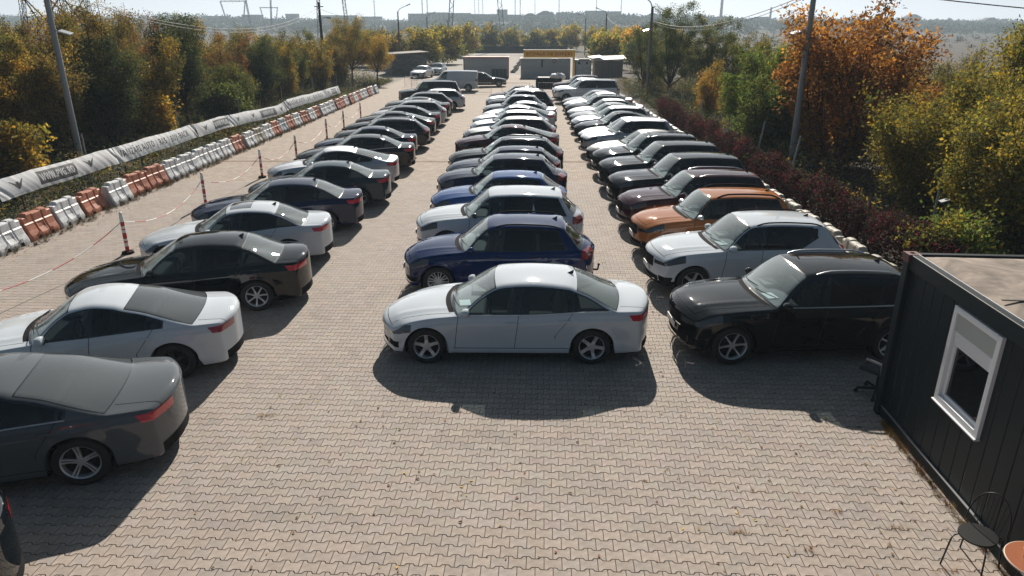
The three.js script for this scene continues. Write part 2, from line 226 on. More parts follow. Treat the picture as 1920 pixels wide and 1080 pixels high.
function wheelGeo(tr, spokes, dark, fine, twin) {
  const w = 0.112, rr_ = tr * 0.70, seg = fine ? 36 : 20;
  const prof = [[rr_ - 0.012, -w * 0.86], [rr_, -w], [tr - 0.045, -w * 1.04], [tr - 0.014, -w * 0.9], [tr, -w * 0.66], [tr, w * 0.66], [tr - 0.014, w * 0.9], [tr - 0.045, w * 1.04], [rr_, w], [rr_ - 0.012, w * 0.86]].map(([r, y]) => new THREE.Vector2(r, y));
  const tyre = at(new THREE.LatheGeometry(prof, seg), 0, 0, 0, Math.PI / 2);
  const disc = at(new THREE.CylinderGeometry(rr_ * 0.98, rr_ * 0.98, 0.01, seg), 0, 0, 0.02, Math.PI / 2);
  const lip = at(new THREE.LatheGeometry([[rr_ - 0.03, -0.02], [rr_ - 0.024, w * 0.72], [rr_ - 0.016, w * 0.9], [rr_ + 0.004, w * 0.98]].map(([r, y]) => new THREE.Vector2(r, y)), seg), 0, 0, 0, Math.PI / 2);
  const rim = [lip, at(new THREE.CylinderGeometry(0.045, 0.055, 0.03, 14), 0, 0, w * 0.62, Math.PI / 2)];
  const split = twin ? 1 : spokes === 5 && !dark ? 0 : spokes === 8 || spokes === 5 ? 1 : 0, R = rr_ - 0.018;
  for (let i = 0; i < spokes; i++) for (const s of split ? [-1, 1] : [0]) {
    const wide = split ? 0.020 : spokes === 5 ? 0.052 : 0.026, P = [];
    const q = (r, hw, z, off) => [[-hw + off, r, z], [hw + off, r, z], [hw + off, r, z - 0.03], [-hw + off, r, z - 0.03]];
    const rows = [q(0.03, wide * 0.75, w * 0.70, s * 0.014), q(R * 0.55, wide * 0.55, w * 0.66, s * (spokes === 8 ? 0.026 : 0.018)), q(R, wide * 0.62, w * 0.86, s * (spokes === 8 ? 0.052 : 0.022))];
    const f = (a, b, c) => P.push(...a, ...b, ...c);
    for (let k = 0; k < 2; k++) for (let e = 0; e < 4; e++) { const a = rows[k][e], b = rows[k][(e + 1) % 4], c = rows[k + 1][(e + 1) % 4], d = rows[k + 1][e]; f(a, b, c); f(a, c, d); }
    const g = new THREE.BufferGeometry(); g.setAttribute('position', new THREE.Float32BufferAttribute(P, 3)); g.computeVertexNormals(); g.rotateZ(i / spokes * 6.28318); rim.push(g);
  }
  return { tyre: tyre, disc, rim: merge(rim) };
}
const toGeo = (tris) => { const g = new THREE.BufferGeometry(), P = new Float32Array(tris.length * 9), N = new Float32Array(tris.length * 9); let o = 0; for (const t of tris) for (const v of t) { P[o] = v[0]; P[o + 1] = v[1]; P[o + 2] = v[2]; N[o] = v[3]; N[o + 1] = v[4]; N[o + 2] = v[5]; o += 3; } g.setAttribute('position', new THREE.BufferAttribute(P, 3)); g.setAttribute('normal', new THREE.BufferAttribute(N, 3)); return g; };
const mirrorT = (tris) => tris.map(([a, b, c]) => [a, c, b].map((v) => [v[0], v[1], -v[2], v[3], v[4], -v[5]]));
// take out of `tris` what satisfies every test (f > 0); returns [inside, rest]
function cut(tris, tests) {
  const inside = [], rest = [];
  for (const t of tris) {
    const val = tests.map((f) => t.map(f));
    if (val.some((q) => q[0] <= 0 && q[1] <= 0 && q[2] <= 0)) { rest.push(t); continue; }
    let poly = t;
    for (const f of tests) {
      const q = poly.map(f); if (q.every((x) => x > 0)) continue;
      const A = [], B = [];
      for (let i = 0; i < poly.length; i++) {
        const j = (i + 1) % poly.length, a = poly[i], b = poly[j];
        (q[i] > 0 ? A : B).push(a);
        if ((q[i] > 0) !== (q[j] > 0)) { const u = q[i] / (q[i] - q[j]), m = a.map((x, k) => x + (b[k] - x) * u); A.push(m); B.push(m); }
      }
      for (let i = 1; i < B.length - 1; i++) rest.push([B[0], B[i], B[i + 1]]);
      poly = A; if (poly.length < 3) break;
    }
    if (poly.length >= 3) for (let i = 1; i < poly.length - 1; i++) inside.push([poly[0], poly[i], poly[i + 1]]);
  }
  return [inside, rest];
}
const push = (tris, d) => tris.map((t) => t.map((v) => { const q = v.slice(); q[0] += v[3] * d; q[1] += v[4] * d; q[2] += v[5] * d; return q; }));
function carParts(k, fine) {
  const { L, W, H, fo, wb, n, cx, cy, tx, rx, dk, tl, clr, tr } = k, bX = k.bx, suv = !k.sedan;
  const lerp = (a, b, t) => a + (b - a) * t;
  const prof = mono([[0, n], [0.025, n + 0.05], [0.09, n + 0.10], [0.30, n + (cy - n) * (suv ? 0.62 : 0.52)], [cx * 0.62, n + (cy - n) * (suv ? 0.87 : 0.84)], [cx - 0.06, cy - 0.012], [cx, cy + 0.006],
    [lerp(cx, tx, 0.15), lerp(cy, H - 0.05, 0.16)], [lerp(cx, tx, 0.85), lerp(cy, H - 0.05, 0.88)], [tx, H - 0.052], [tx + 0.18, H - 0.02], [lerp(tx, rx, 0.42), H], [rx - 0.16, H - (suv ? 0.035 : 0.04)], [rx, H - (suv ? 0.06 : 0.085)],
    [lerp(rx, bX, 0.2), lerp(H - (suv ? 0.06 : 0.085), dk, suv ? 0.22 : 0.17)], [lerp(rx, bX, 0.85), lerp(H - 0.08, dk, 0.87)], [bX, dk],
    ...(suv ? [[lerp(bX, L, 0.5), lerp(dk, tl, 0.35)], [L, tl]] : [[bX + 0.10, dk - 0.012], [L - 0.10, dk - 0.02], [L - 0.03, dk - 0.05], [L, tl]])]);
  const s1 = cy - 0.055, s2 = suv ? cy - 0.02 : dk - 0.085, sh = mono([[0, n - 0.03], [0.12, n + 0.03], [0.4, lerp(n, s1, 0.55)], [cx * 0.75, s1 - 0.035], [cx + 0.2, s1], [lerp(cx, rx, 0.6), s1 + 0.012], [bX - 0.25, s2], [L - 0.12, s2 - 0.015], [L, tl - 0.05]]);
  const wid = mono([[0, W - (suv ? 0.13 : 0.17)], [0.03, W - (suv ? 0.085 : 0.11)], [0.10, W - (suv ? 0.055 : 0.07)], [0.30, W - 0.035], [0.8, W - 0.006], [1.4, W], [L - 1.3, W], [L - 0.6, W - 0.012], [L - 0.15, W - 0.055], [L - 0.04, W - 0.085], [L, W - 0.14]]);
  const sweep = mono([[0, suv ? 0.21 : 0.30], [0.4, suv ? 0.21 : 0.26], [cx, 0.20], [tx, 0.10], [lerp(tx, rx, 0.5), 0.0], [rx, suv ? -0.05 : -0.08], [bX, -0.16], [L, -0.22]]);
  const off = mono([[0, -0.07], [0.08, -0.022], [0.2, -0.02], [0.36, -0.028], [0.50, -0.016], [0.66, 0], [0.80, 0.002], [0.835, 0.004], [0.86, -0.014], [0.91, -0.020], [0.96, -0.034], [1, -0.062]]);
  const ax = [fo, fo + wb], R = tr + 0.05;
  const bottom = (x) => { let y = clr + 0.05 * sm(0.5, 0, x) + 0.07 * sm(L - 0.6, L, x); for (const a of ax) { const d = Math.abs(x - a); if (d < R) y = Math.max(y, tr + Math.sqrt(R * R - d * d)); } return y; };
  // stations, given by where they meet the side
  let X = []; const lo = sweep(0), hi = L + sweep(L), step = fine ? 0.075 : 0.15;
  for (const e of [0, 0.008, 0.022, 0.045, 0.08, 0.13]) { X.push(lo + e); X.push(hi - e); }
  for (let x = lo + 0.2; x < hi - 0.2; x += step) X.push(x);
  const na = fine ? 16 : 9; for (const a of ax) for (let i = 0; i <= na; i++) X.push(a - R * 0.999 * Math.cos(i / na * Math.PI));
  for (const a of ax) { const d = Math.sqrt(Math.max(0, R * R - (tr - clr) ** 2)); X.push(a - d - 0.003, a - d + 0.003, a + d - 0.003, a + d + 0.003); }
  X.sort((a, b) => a - b); X = X.filter((x, i) => i === 0 || x - X[i - 1] > 0.0025);
  const inv = (x) => { let a = 0, b = L; for (let i = 0; i < 34; i++) { const m = (a + b) / 2; if (m + sweep(m) < x) a = m; else b = m; } return (a + b) / 2; };
  const T = fine ? [0, 0.05, 0.12, 0.2, 0.3, 0.4, 0.5, 0.6, 0.7, 0.78, 0.835, 0.86, 0.91, 0.96, 1] : [0, 0.1, 0.24, 0.42, 0.6, 0.76, 0.88, 0.95, 1];
  const nA = fine ? 7 : 4, nB = fine ? 5 : 3, nC = fine ? 14 : 6;
  const section = (s) => {
    const w = wid(s), yc = prof(s), ys = Math.min(sh(s), yc - 0.022), yb = Math.min(bottom(s + sweep(s)), ys - 0.06), sw = sweep(s), h = yc - ys;
    const crown = Math.min(h, k.crown + 0.05 * Math.max(0, 1 - h / 0.3)), ye = yc - crown, zA = w - 0.062, zE = Math.max(0.3, zA - k.tumble * Math.max(0, ye - ys)), pts = [];
    const add = (z, y) => pts.push([s + sw * (z / w) ** 2 * 1, y, z, 0, 0, 0, s, z - zE, y - ye, y - ys]);
    add(w - 0.16, yb);
    for (const t of T) { const y = yb + (ys - yb) * t; let z = w + off((y - clr) / (ys - clr)); const xs = s + sw; for (const a of ax) { const d = Math.hypot(xs - a, y - tr); if (d < R + 0.14) z += 0.018 * Math.exp(-(((d - R) / 0.06) ** 2)); } add(z, y); }
    const len = Math.hypot(zA - zE, ye - ys), r1 = Math.min(0.10, len * 0.5), f1 = len > 0.001 ? 1 - r1 / len : 1, roof = (z) => ye + crown * (1 - (z / zE) ** 2), bulge = (t) => 0.022 * Math.sin(Math.PI * t) * Math.min(1, len / 0.3);
    const L1 = (t) => [zA + (zE - zA) * t + bulge(t), ys + (ye - ys) * t];
    for (let i = 1; i <= nA; i++) { const [z, y] = L1(i / nA * f1); add(z, y); }
    const p1 = L1(f1), z2 = zE - 0.11, p2 = [z2, roof(z2)];
    for (let i = 1; i <= nB; i++) { const t = i / nB, u = 1 - t; add(u * u * p1[0] + 2 * u * t * zE + t * t * p2[0], u * u * p1[1] + 2 * u * t * (ye + crown * 0.08) + t * t * p2[1]); }
    for (let i = 1; i <= nC; i++) { const z = z2 * (1 - i / nC); const rid = s > 0.1 && s < cx ? 0.014 * Math.exp(-(((z / w - 0.52 - 0.06 * (s / cx)) / 0.045) ** 2)) * sm(0.08, 0.5, s) * sm(cx, cx - 0.15, s) : 0; add(z, roof(z) + rid); }
    return pts;
  };
  const st = X.map((x) => section(inv(x))), m = st[0].length, verts = [], idx = [];
  for (const s of st) for (const v of s) verts.push(v);
  for (let i = 0; i < st.length - 1; i++) for (let j = 0; j < m - 1; j++) { const a = i * m + j, b = a + m; idx.push(a, b, b + 1, a, b + 1, a + 1); }
  const K = fine ? 8 : 5;
  for (const end of [0, st.length - 1]) {
    const cols = []; for (let c = 0; c <= K; c++) cols.push(st[end].map((v, j) => { if (c === 0) return end * m + j; const z = v[2] * (1 - c / K), s = v[6], q = v.slice(); q[0] = s + sweep(s) * (z / wid(s)) ** 2; q[2] = z; q[7] = -0.5; verts.push(q); return verts.length - 1; }));
    for (let c = 0; c < K; c++) for (let j = 0; j < m - 1; j++) { const a = cols[c][j], b = cols[c][j + 1], d = cols[c + 1][j + 1], e = cols[c + 1][j]; end ? idx.push(a, d, b, a, e, d) : idx.push(a, b, d, a, d, e); }
  }
  for (let i = 0; i < idx.length; i += 3) {
    const [a, b, c] = [verts[idx[i]], verts[idx[i + 1]], verts[idx[i + 2]]], ux = b[0] - a[0], uy = b[1] - a[1], uz = b[2] - a[2], vx = c[0] - a[0], vy = c[1] - a[1], vz = c[2] - a[2], nx = uy * vz - uz * vy, ny = uz * vx - ux * vz, nz = ux * vy - uy * vx;
    for (const q of [a, b, c]) { q[3] += nx; q[4] += ny; q[5] += nz; }
  }
  for (const v of verts) { if (v[2] < 1e-6) v[5] = 0; const l = Math.hypot(v[3], v[4], v[5]) || 1; v[3] /= l; v[4] /= l; v[5] /= l; }
  let body = []; for (let i = 0; i < idx.length; i += 3) body.push([verts[idx[i]], verts[idx[i + 1]], verts[idx[i + 2]]]);
  const out = [], take = (tests) => { const [a, b] = cut(body, tests); body = b; return a; };
  const both = (name, tris, mat, d = 0) => { if (!tris.length) return; const q = d ? push(tris, d) : tris; out.push([name, toGeo([...q, ...mirrorT(q)]), mat]); };
  const each = (name, tris, mat, d = 0) => { if (!tris.length) return; const q = d ? push(tris, d) : tris; out.push([name, toGeo(q), mat]); out.push([name, toGeo(mirrorT(q)), mat]); };
  const s = (v) => v[6], x = (v) => v[0], y = (v) => v[1], z = (v) => v[2];
  // glass
  const front = k.panel ? -0.035 : -0.04;
  both('windshield', take([(v) => s(v) - cx - 0.03, (v) => tx - 0.015 - s(v), (v) => front - v[7], (v) => v[9]]), 'screen', -0.003);
  both('windshield_frame', take([(v) => s(v) - cx + 0.01, (v) => tx + 0.012 - s(v), (v) => front + 0.022 - v[7], (v) => v[9]]), 'gloss', -0.001);
  both('cowl_panel', take([(v) => s(v) - cx + 0.10, (v) => cx + 0.012 - s(v), (v) => W * 0.76 - z(v), (v) => v[9] - 0.005]), 'black', -0.012);
  if (!k.panel) {
    const rw = suv ? [rx + 0.035, bX - 0.03] : [rx + 0.02, bX - 0.035];
    both('rear_window', take([(v) => s(v) - rw[0], (v) => rw[1] - s(v), (v) => -0.05 - v[7], (v) => v[9] - 0.02]), suv ? 'tint' : k.dark || k.darkGlass ? 'skypale' : 'clear', -0.003);
    both('rear_window_frame', take([(v) => s(v) - rw[0] + 0.018, (v) => rw[1] + 0.018 - s(v), (v) => -0.028 - v[7], (v) => v[9]]), 'gloss', -0.001);
  }
  const xEnd = suv ? k.xD : 99, lowLine = (v) => v[9] - 0.03 - (k.upkick ? 0.62 * Math.max(0, x(v) - (k.xD - 0.42)) : 0), topLine = (v) => -0.05 - v[8];
  const pill = (v) => x(v) + (y(v) - 1.2) * -0.12;
  each('front_side_window', take([lowLine, topLine, (v) => k.xB - 0.035 - pill(v), (v) => z(v) - 0.3, (v) => x(v) - cx - 0.22]), 'side', -0.003);
  if (!k.panel) {
    each('rear_side_window', take([lowLine, topLine, (v) => pill(v) - k.xB - 0.035, (v) => k.xC - 0.02 + (k.bodyC ? -0.05 : 0) - pill(v), (v) => z(v) - 0.3]), k.light ? 'side' : 'tint', -0.003);
    each('quarter_window', take([lowLine, topLine, (v) => x(v) + (y(v) - 1.2) * (suv ? 0.25 : -0.12) - k.xC - 0.02 - (k.bodyC ? 0.05 : 0), (v) => xEnd - x(v) - (y(v) - 1.2) * (suv ? 0.55 : 0), (v) => z(v) - 0.3, (v) => (suv ? 1 : rx + 0.62 - s(v))]), k.light ? 'side' : 'tint', -0.003);
    const fr = [(v) => lowLine(v) + 0.022, (v) => topLine(v) + 0.02, (v) => xEnd + 0.03 - x(v) - (y(v) - 1.2) * (suv ? 0.55 : 0), (v) => z(v) - 0.3, (v) => x(v) - cx - 0.16, (v) => (suv ? 1 : rx + 0.66 - s(v))];
    if (k.bodyC) { each('window_trim', take([...fr, (v) => k.xC - 0.035 - pill(v)]), 'gloss', -0.001); each('window_trim', take([...fr, (v) => x(v) + (y(v) - 1.2) * 0.25 - k.xC - 0.045]), 'gloss', -0.001); } else each('window_trim', take(fr), 'gloss', -0.001);
  } else each('window_trim', take([(v) => lowLine(v) + 0.022, (v) => topLine(v) + 0.02, (v) => k.xB - 0.01 - pill(v), (v) => z(v) - 0.3, (v) => x(v) - cx - 0.16]), 'gloss', -0.001);
  if (k.sunroof) both('sunroof', take([(v) => s(v) - tx - 0.10, (v) => tx + 0.62 - s(v), (v) => 0.40 - z(v), (v) => v[9] - 0.2]), 'gloss', -0.001);
  // lamps, grille, intakes
  const nl = n + (suv ? 0.0 : 0.0);
  each('headlight', take([(v) => y(v) - (nl - (suv ? 0.15 : 0.125) + 0.21 * x(v)), (v) => nl + 0.075 + 0.10 * x(v) - y(v), (v) => 0.66 - x(v), (v) => z(v) - 0.46, (v) => -0.008 - v[9]]), k.light ? 'lamp' : 'lampdark', -0.004);
  const gt = k.sedan ? n - 0.005 : n + 0.0;
  both('grille', take([(v) => 0.14 - x(v), (v) => 0.42 - z(v), (v) => gt - y(v), (v) => y(v) - (gt - (suv ? 0.24 : 0.22)), (v) => 0.56 - z(v) - (gt - y(v)) * 0.5]), 'black', -0.02);
  both('lower_intake', take([(v) => 0.2 - x(v), (v) => 0.62 - z(v), (v) => clr + 0.19 - y(v), (v) => y(v) - clr - 0.075]), 'black', -0.02);
  each('air_inlet', take([(v) => 0.42 - x(v), (v) => z(v) - 0.64, (v) => clr + 0.22 - y(v), (v) => y(v) - clr - 0.10, (v) => W - 0.06 - z(v)]), 'black', -0.015);
  if (k.tallTail) each('taillight', take([(v) => x(v) - (L - 0.34) - (1.25 - y(v)) * 0.32, (v) => z(v) - 0.58, (v) => 1.34 - y(v), (v) => y(v) - 0.80, (v) => x(v) + 0.55 * Math.max(0, y(v) - 0.95) - L + 0.42]), 'tail', 0.006);
  else each('taillight', take([(v) => x(v) - (L - (suv ? 0.36 : 0.46)) - (suv ? 0 : (0.92 - y(v)) * 0.7), (v) => z(v) - 0.42, (v) => (suv ? dk - 0.06 : dk - 0.14) - y(v), (v) => y(v) - (suv ? dk - 0.26 : dk - 0.265) + (x(v) - L) * 0.06]), k.dark || suv ? 'taildark' : 'tail', 0.004);
  if (!k.sedan) both('tailgate_panel', take([(v) => x(v) - L + 0.3, (v) => 0.30 - z(v), (v) => tl - 0.10 - y(v), (v) => y(v) - tl + 0.26]), 'paint', -0.008);
  // black sill and bumper skirts
  { const sk = k.clad ? 'cladding' : 'lower_skirt', hgt = (v) => clr + (k.clad ? 0.13 : 0.028) - y(v);
    both('front_' + sk, take([hgt, (v) => ax[0] - x(v)]), 'black', 0.003); each('side_' + sk, take([hgt, (v) => ax[1] - x(v)]), 'black', 0.003); each('rear_' + sk, take([hgt]), 'black', 0.003); }
  both('rear_diffuser', take([(v) => x(v) - L + 0.45, (v) => clr + 0.20 - y(v), (v) => W - 0.18 - z(v)]), 'black', -0.006);
  // shut lines
  const line = (f, hw, tests) => take([(v) => hw - f(v), (v) => hw + f(v), ...tests]);
  const side = [(v) => z(v) - 0.5, (v) => 0.012 - v[9], (v) => y(v) - clr - 0.13], gw = fine ? 0.0055 : 0.007;
  const gaps = [...line((v) => x(v) - cx - 0.19 - 0.12 * (y(v) - 0.9), gw, side), ...line((v) => pill(v) - k.xB, gw, side), ...(k.panel ? line((v) => x(v) - k.xB - 1.15, gw, side) : line((v) => x(v) - k.xC + 0.02 - 0.75 * Math.max(-0.42, y(v) - 0.98), gw, [...side, (v) => y(v) - 0.5])),
    ...line((v) => y(v) - clr - 0.13, gw, [(v) => z(v) - 0.5, (v) => x(v) - cx - 0.1, (v) => ax[1] - R - x(v)]), ...line((v) => z(v) / wid(s(v)) - 0.80 + 0.07 * (cx - s(v)), gw * 1.1, [(v) => s(v) - 0.14, (v) => cx - 0.08 - s(v), (v) => v[9] - 0.012]),
    ...line((v) => s(v) - 0.12, gw, [(v) => v[9] - 0.004, (v) => W * 0.74 - z(v)]), ...(suv ? [] : line((v) => z(v) - 0.66, gw, [(v) => s(v) - bX - 0.02, (v) => v[9] - 0.01])), ...(suv && !k.panel ? line((v) => x(v) - L + 0.24 + 0.9 * Math.max(0, y(v) - 1.05), gw, [(v) => z(v) - 0.55, (v) => y(v) - 0.62, (v) => 0.0 - v[9]]) : [])];
  both('panel_gap', gaps, 'gap', -0.006);
  out.unshift(['body', toGeo([...body, ...mirrorT(body)]), 'paint']);
  // fitted parts
  const sideAt = (xx) => { const sx = inv(xx), p = section(sx); return (yy) => { let b = p[1]; for (let i = 1; i < p.length - 1; i++) if (p[i][1] <= yy && p[i + 1][1] >= yy) { const t = (yy - p[i][1]) / Math.max(1e-6, p[i + 1][1] - p[i][1]); return p[i][2] + (p[i + 1][2] - p[i][2]) * t; } return b[2]; }; };
  const belt = (xx) => sh(inv(xx));
  for (const sgn of [1, -1]) {
    const mx = cx + 0.34, my = belt(mx) + 0.075, mz = sideAt(mx)(my) + 0.10, g = at(new THREE.SphereGeometry(1, fine ? 16 : 8, fine ? 10 : 6), 0, 0, 0), p = g.attributes.position;
    for (let i = 0; i < p.count; i++) { const a = p.getX(i); p.setXYZ(i, (a > 0.35 ? 0.35 + (a - 0.35) * 0.15 : a) * 0.10, p.getY(i) * 0.068, p.getZ(i) * 0.115); } g.computeVertexNormals();
    out.push(['mirror', at(g, mx, my, sgn * mz), k.mirrorChrome ? 'chrome' : k.clad && !k.upkick ? 'gloss' : 'paint']);
    out.push(['mirror_foot', rbx(0.07, 0.035, 0.16, 0.012, mx + 0.01, my - 0.06, sgn * (mz - 0.08)), 'black']);
    if (fine) { for (const hx of k.panel ? [k.xB - 0.2] : [k.xB - 0.17, k.xC - 0.16]) { const hy = belt(hx) - 0.115; out.push(['door_handle', rbx(0.20, 0.028, 0.03, 0.012, hx, hy, sgn * (sideAt(hx)(hy) + 0.010)), 'paint']); } }
    if (k.chrome) { const path = []; for (let xx = cx + 0.30; xx < (suv ? k.xD : rx + 0.62); xx += 0.16) path.push(V(xx, belt(xx) + 0.012, sgn * (sideAt(xx)(belt(xx) + 0.012) + 0.004))); out.push(['window_strip', taper(path, 0.012, 0.012, 6), 'chrome']); }
    if (k.rails) {
      const a = tx + 0.18, b = rx - (suv ? 0.08 : 0.2), P0 = []; for (let i = 0; i <= 12; i++) { const ss = a + (b - a) * i / 12, p = section(ss), e = p[1 + T.length + nA + Math.floor(nB / 2)], lift = (k.rails === 3 ? 0.075 : 0.045) * Math.min(1, Math.sin(Math.PI * Math.min(1, Math.max(0.0, i / 12))) * 2.6); P0.push(V(e[0], e[1] + 0.004 + lift, sgn * (e[2] - 0.01))); }
      out.push(['roof_rail', taper(P0, k.rails === 3 ? 0.024 : 0.017, k.rails === 3 ? 0.024 : 0.017, 6), k.rails === 1 ? 'chrome' : 'black']);
    }
    // wheel well
    for (const a of ax) {
      const q = []; const nS = 12, zo = W - 0.045, zi = W - 0.34; for (let i = 0; i < nS; i++) { const A = Math.PI * (i / nS) * 1.24 - 0.38, B = Math.PI * ((i + 1) / nS) * 1.24 - 0.38, c = (t, zz) => [a + Math.cos(t) * (R + 0.004), tr + Math.sin(t) * (R + 0.004), sgn * zz]; q.push(...c(A, zo), ...c(B, zo), ...c(B, zi), ...c(A, zo), ...c(B, zi), ...c(A, zi), ...c(A, zi), ...c(B, zi), a, tr, sgn * zi); }
      const g = new THREE.BufferGeometry(); g.setAttribute('position', new THREE.Float32BufferAttribute(q, 3)); g.computeVertexNormals(); out.push(['wheel_well', g, 'under']);
    }
  }
  // underside, plates, wipers, aerial
  out.push(['underbody', merge([bx(L - 2 * R - 0.6 - fo * 0 - (wb > 2 ? 0 : 0), 0.05, 2 * W - 0.34, fo + wb / 2, clr + 0.035, 0), bx(L - 0.6, 0.05, 2 * (W - 0.36), L / 2, clr + 0.07, 0)]), 'under']);
  if (suv) out.push(['number_plate', bx(0.012, 0.11, 0.52, -0.004, clr + 0.27, 0), 'plate']);
  if (fine) for (const zz of [-0.18, 0.42]) { const a = inv(cx + 0.01), P = []; for (let i = 0; i <= 5; i++) { const z0 = zz - 0.28 + 0.56 * i / 5, ss = cx + 0.045 + 0.05 * (i / 5); P.push(V(ss + sweep(ss) * (z0 / W) ** 2, prof(ss) - 0.02 * (z0 / W) ** 2 + 0.022, z0)); } out.push(['wiper', taper(P, 0.010, 0.007, 5), 'black']); }
  if (!k.panel && !k.dark && !k.darkGlass) { const ax0 = rx - (suv ? 0.22 : 0.12), g = new THREE.ConeGeometry(0.5, 1, 8), p = g.attributes.position; for (let i = 0; i < p.count; i++) p.setX(i, p.getX(i) + (p.getY(i) + 0.5) * 0.55); g.scale(0.14, 0.075, 0.06); out.push(['aerial_fin', at(g, ax0, prof(ax0) + 0.032, 0), 'gloss']); }
  if (!k.panel && fine) { const P = []; for (const zz of [-0.25, 0.25]) P.push(bx(0.004, 0.014, 0.34, -0.012 + 0.02, gt - 0.07, zz), bx(0.004, 0.014, 0.34, 0.008, gt - 0.13, zz)); }
  // cabin
  const seat = (sx, zz, w) => [rbx(0.50, 0.14, w, 0.05, sx, clr + 0.30, zz), at(rbx(0.13, 0.58, w, 0.05), sx + 0.33, clr + 0.62, zz, 0, 0, -0.28), rbx(0.09, 0.17, Math.min(0.26, w * 0.6), 0.04, sx + 0.45, clr + 1.0, zz)];
  const sx = k.xB - 0.45;
  out.push(['seat', merge(seat(sx, 0.37, 0.48)), k.light ? 'beige' : 'seat'], ['seat', merge(seat(sx, -0.37, 0.48)), k.light ? 'beige' : 'seat']);
  if (!k.panel) out.push(['rear_seat', merge(seat(sx + 0.85, 0, 1.22).slice(0, 2).map((g, i) => (i ? g.translate(0, -0.08, 0) : g))), k.light ? 'beige' : 'seat']);
  out.push(['dashboard', merge([rbx(0.62, 0.22, 2 * (W - 0.17), 0.08, cx + 0.36, cy - 0.16, 0), rbx(0.3, 0.1, 0.4, 0.04, cx + 0.5, cy - 0.04, -0.37)]), 'dash']);
  out.push(['steering_wheel', at(new THREE.TorusGeometry(0.175, 0.015, 6, 18), cx + 0.74, cy - 0.06, 0.37, 0, Math.PI / 2 - 0.0, 0), 'black']);
  out.push(['cabin_floor', merge([bx(bX - cx - 0.1, 0.03, 2 * (W - 0.12), (cx + bX) / 2, clr + 0.15, 0), ...(suv ? [] : [bx(0.75, 0.03, 2 * (W - 0.26), bX - 0.38, dk - 0.10, 0)])]), 'seat']);
  if (k.paper !== 0) out.push(['price_sheet', at(bx(0.20, 0.004, 0.28), cx + 0.27, cy - 0.035, 0.28, 0, 0.15, 0.0), 'paper']);
  for (const q of out) q[1].translate(-L / 2, 0, 0);
  return { parts: out, wheels: ax.map((a) => a - L / 2), wz: W - 0.135, wg: wheelGeo(tr, k.spokes, k.dark, fine, k.split) };
}
const carCache = new Map();
function car(kind, paint, name, label, category, group, xc, zc, turn, fine, opt = {}) {
  const key = kind + (fine ? 1 : 0) + JSON.stringify(opt.k || 0); if (!carCache.has(key)) carCache.set(key, carParts({ ...KIND[kind], ...(opt.k || {}) }, fine));
  const c = carCache.get(key), k = { ...KIND[kind], ...(opt.k || {}) }, g = thing(name, label, category, group, xc, 0, -zc, turn);
  for (const [n, geo, m] of c.parts) { if (n === 'price_sheet' && !opt.sheet) continue; mesh(n, geo, m === 'paint' ? PAINT[paint] : (opt.swap && opt.swap[n] ? (PAINT[opt.swap[n]] || MAT[opt.swap[n]]) : MAT[m]), g); }
  if (opt.hitch) { mesh('tow_hitch', merge([rod(V(k.L / 2 - 0.35, 0.36, 0), V(k.L / 2 + 0.10, 0.36, 0), 0.022, 7), rod(V(k.L / 2 + 0.10, 0.35, 0), V(k.L / 2 + 0.12, 0.47, 0), 0.02, 7), at(new THREE.SphereGeometry(0.03, 10, 8), k.L / 2 + 0.12, 0.48, 0)]), MAT.black, g); }
  for (const x of c.wheels) for (const sgn of [1, -1]) {
    const w = new THREE.Group(); w.name = 'wheel'; w.position.set(x, k.tr - 0.001, sgn * c.wz); if (sgn < 0) w.rotation.y = Math.PI; w.rotation.z = 0; g.add(w);
    mesh('tyre', c.wg.tyre, MAT.rubber, w); mesh('brake_disc', c.wg.disc, MAT.under, w); const r = mesh('rim', c.wg.rim, k.dark ? MAT.alloydark : MAT.alloy, w); r.rotation.z = rnd() * 6;
  }
  return g;
}
const GL = 'cars in the row beside the plastic barriers', GM = 'cars in the middle row', GR = 'cars in the row along the creeper fence';
const deg = Math.PI / 180;
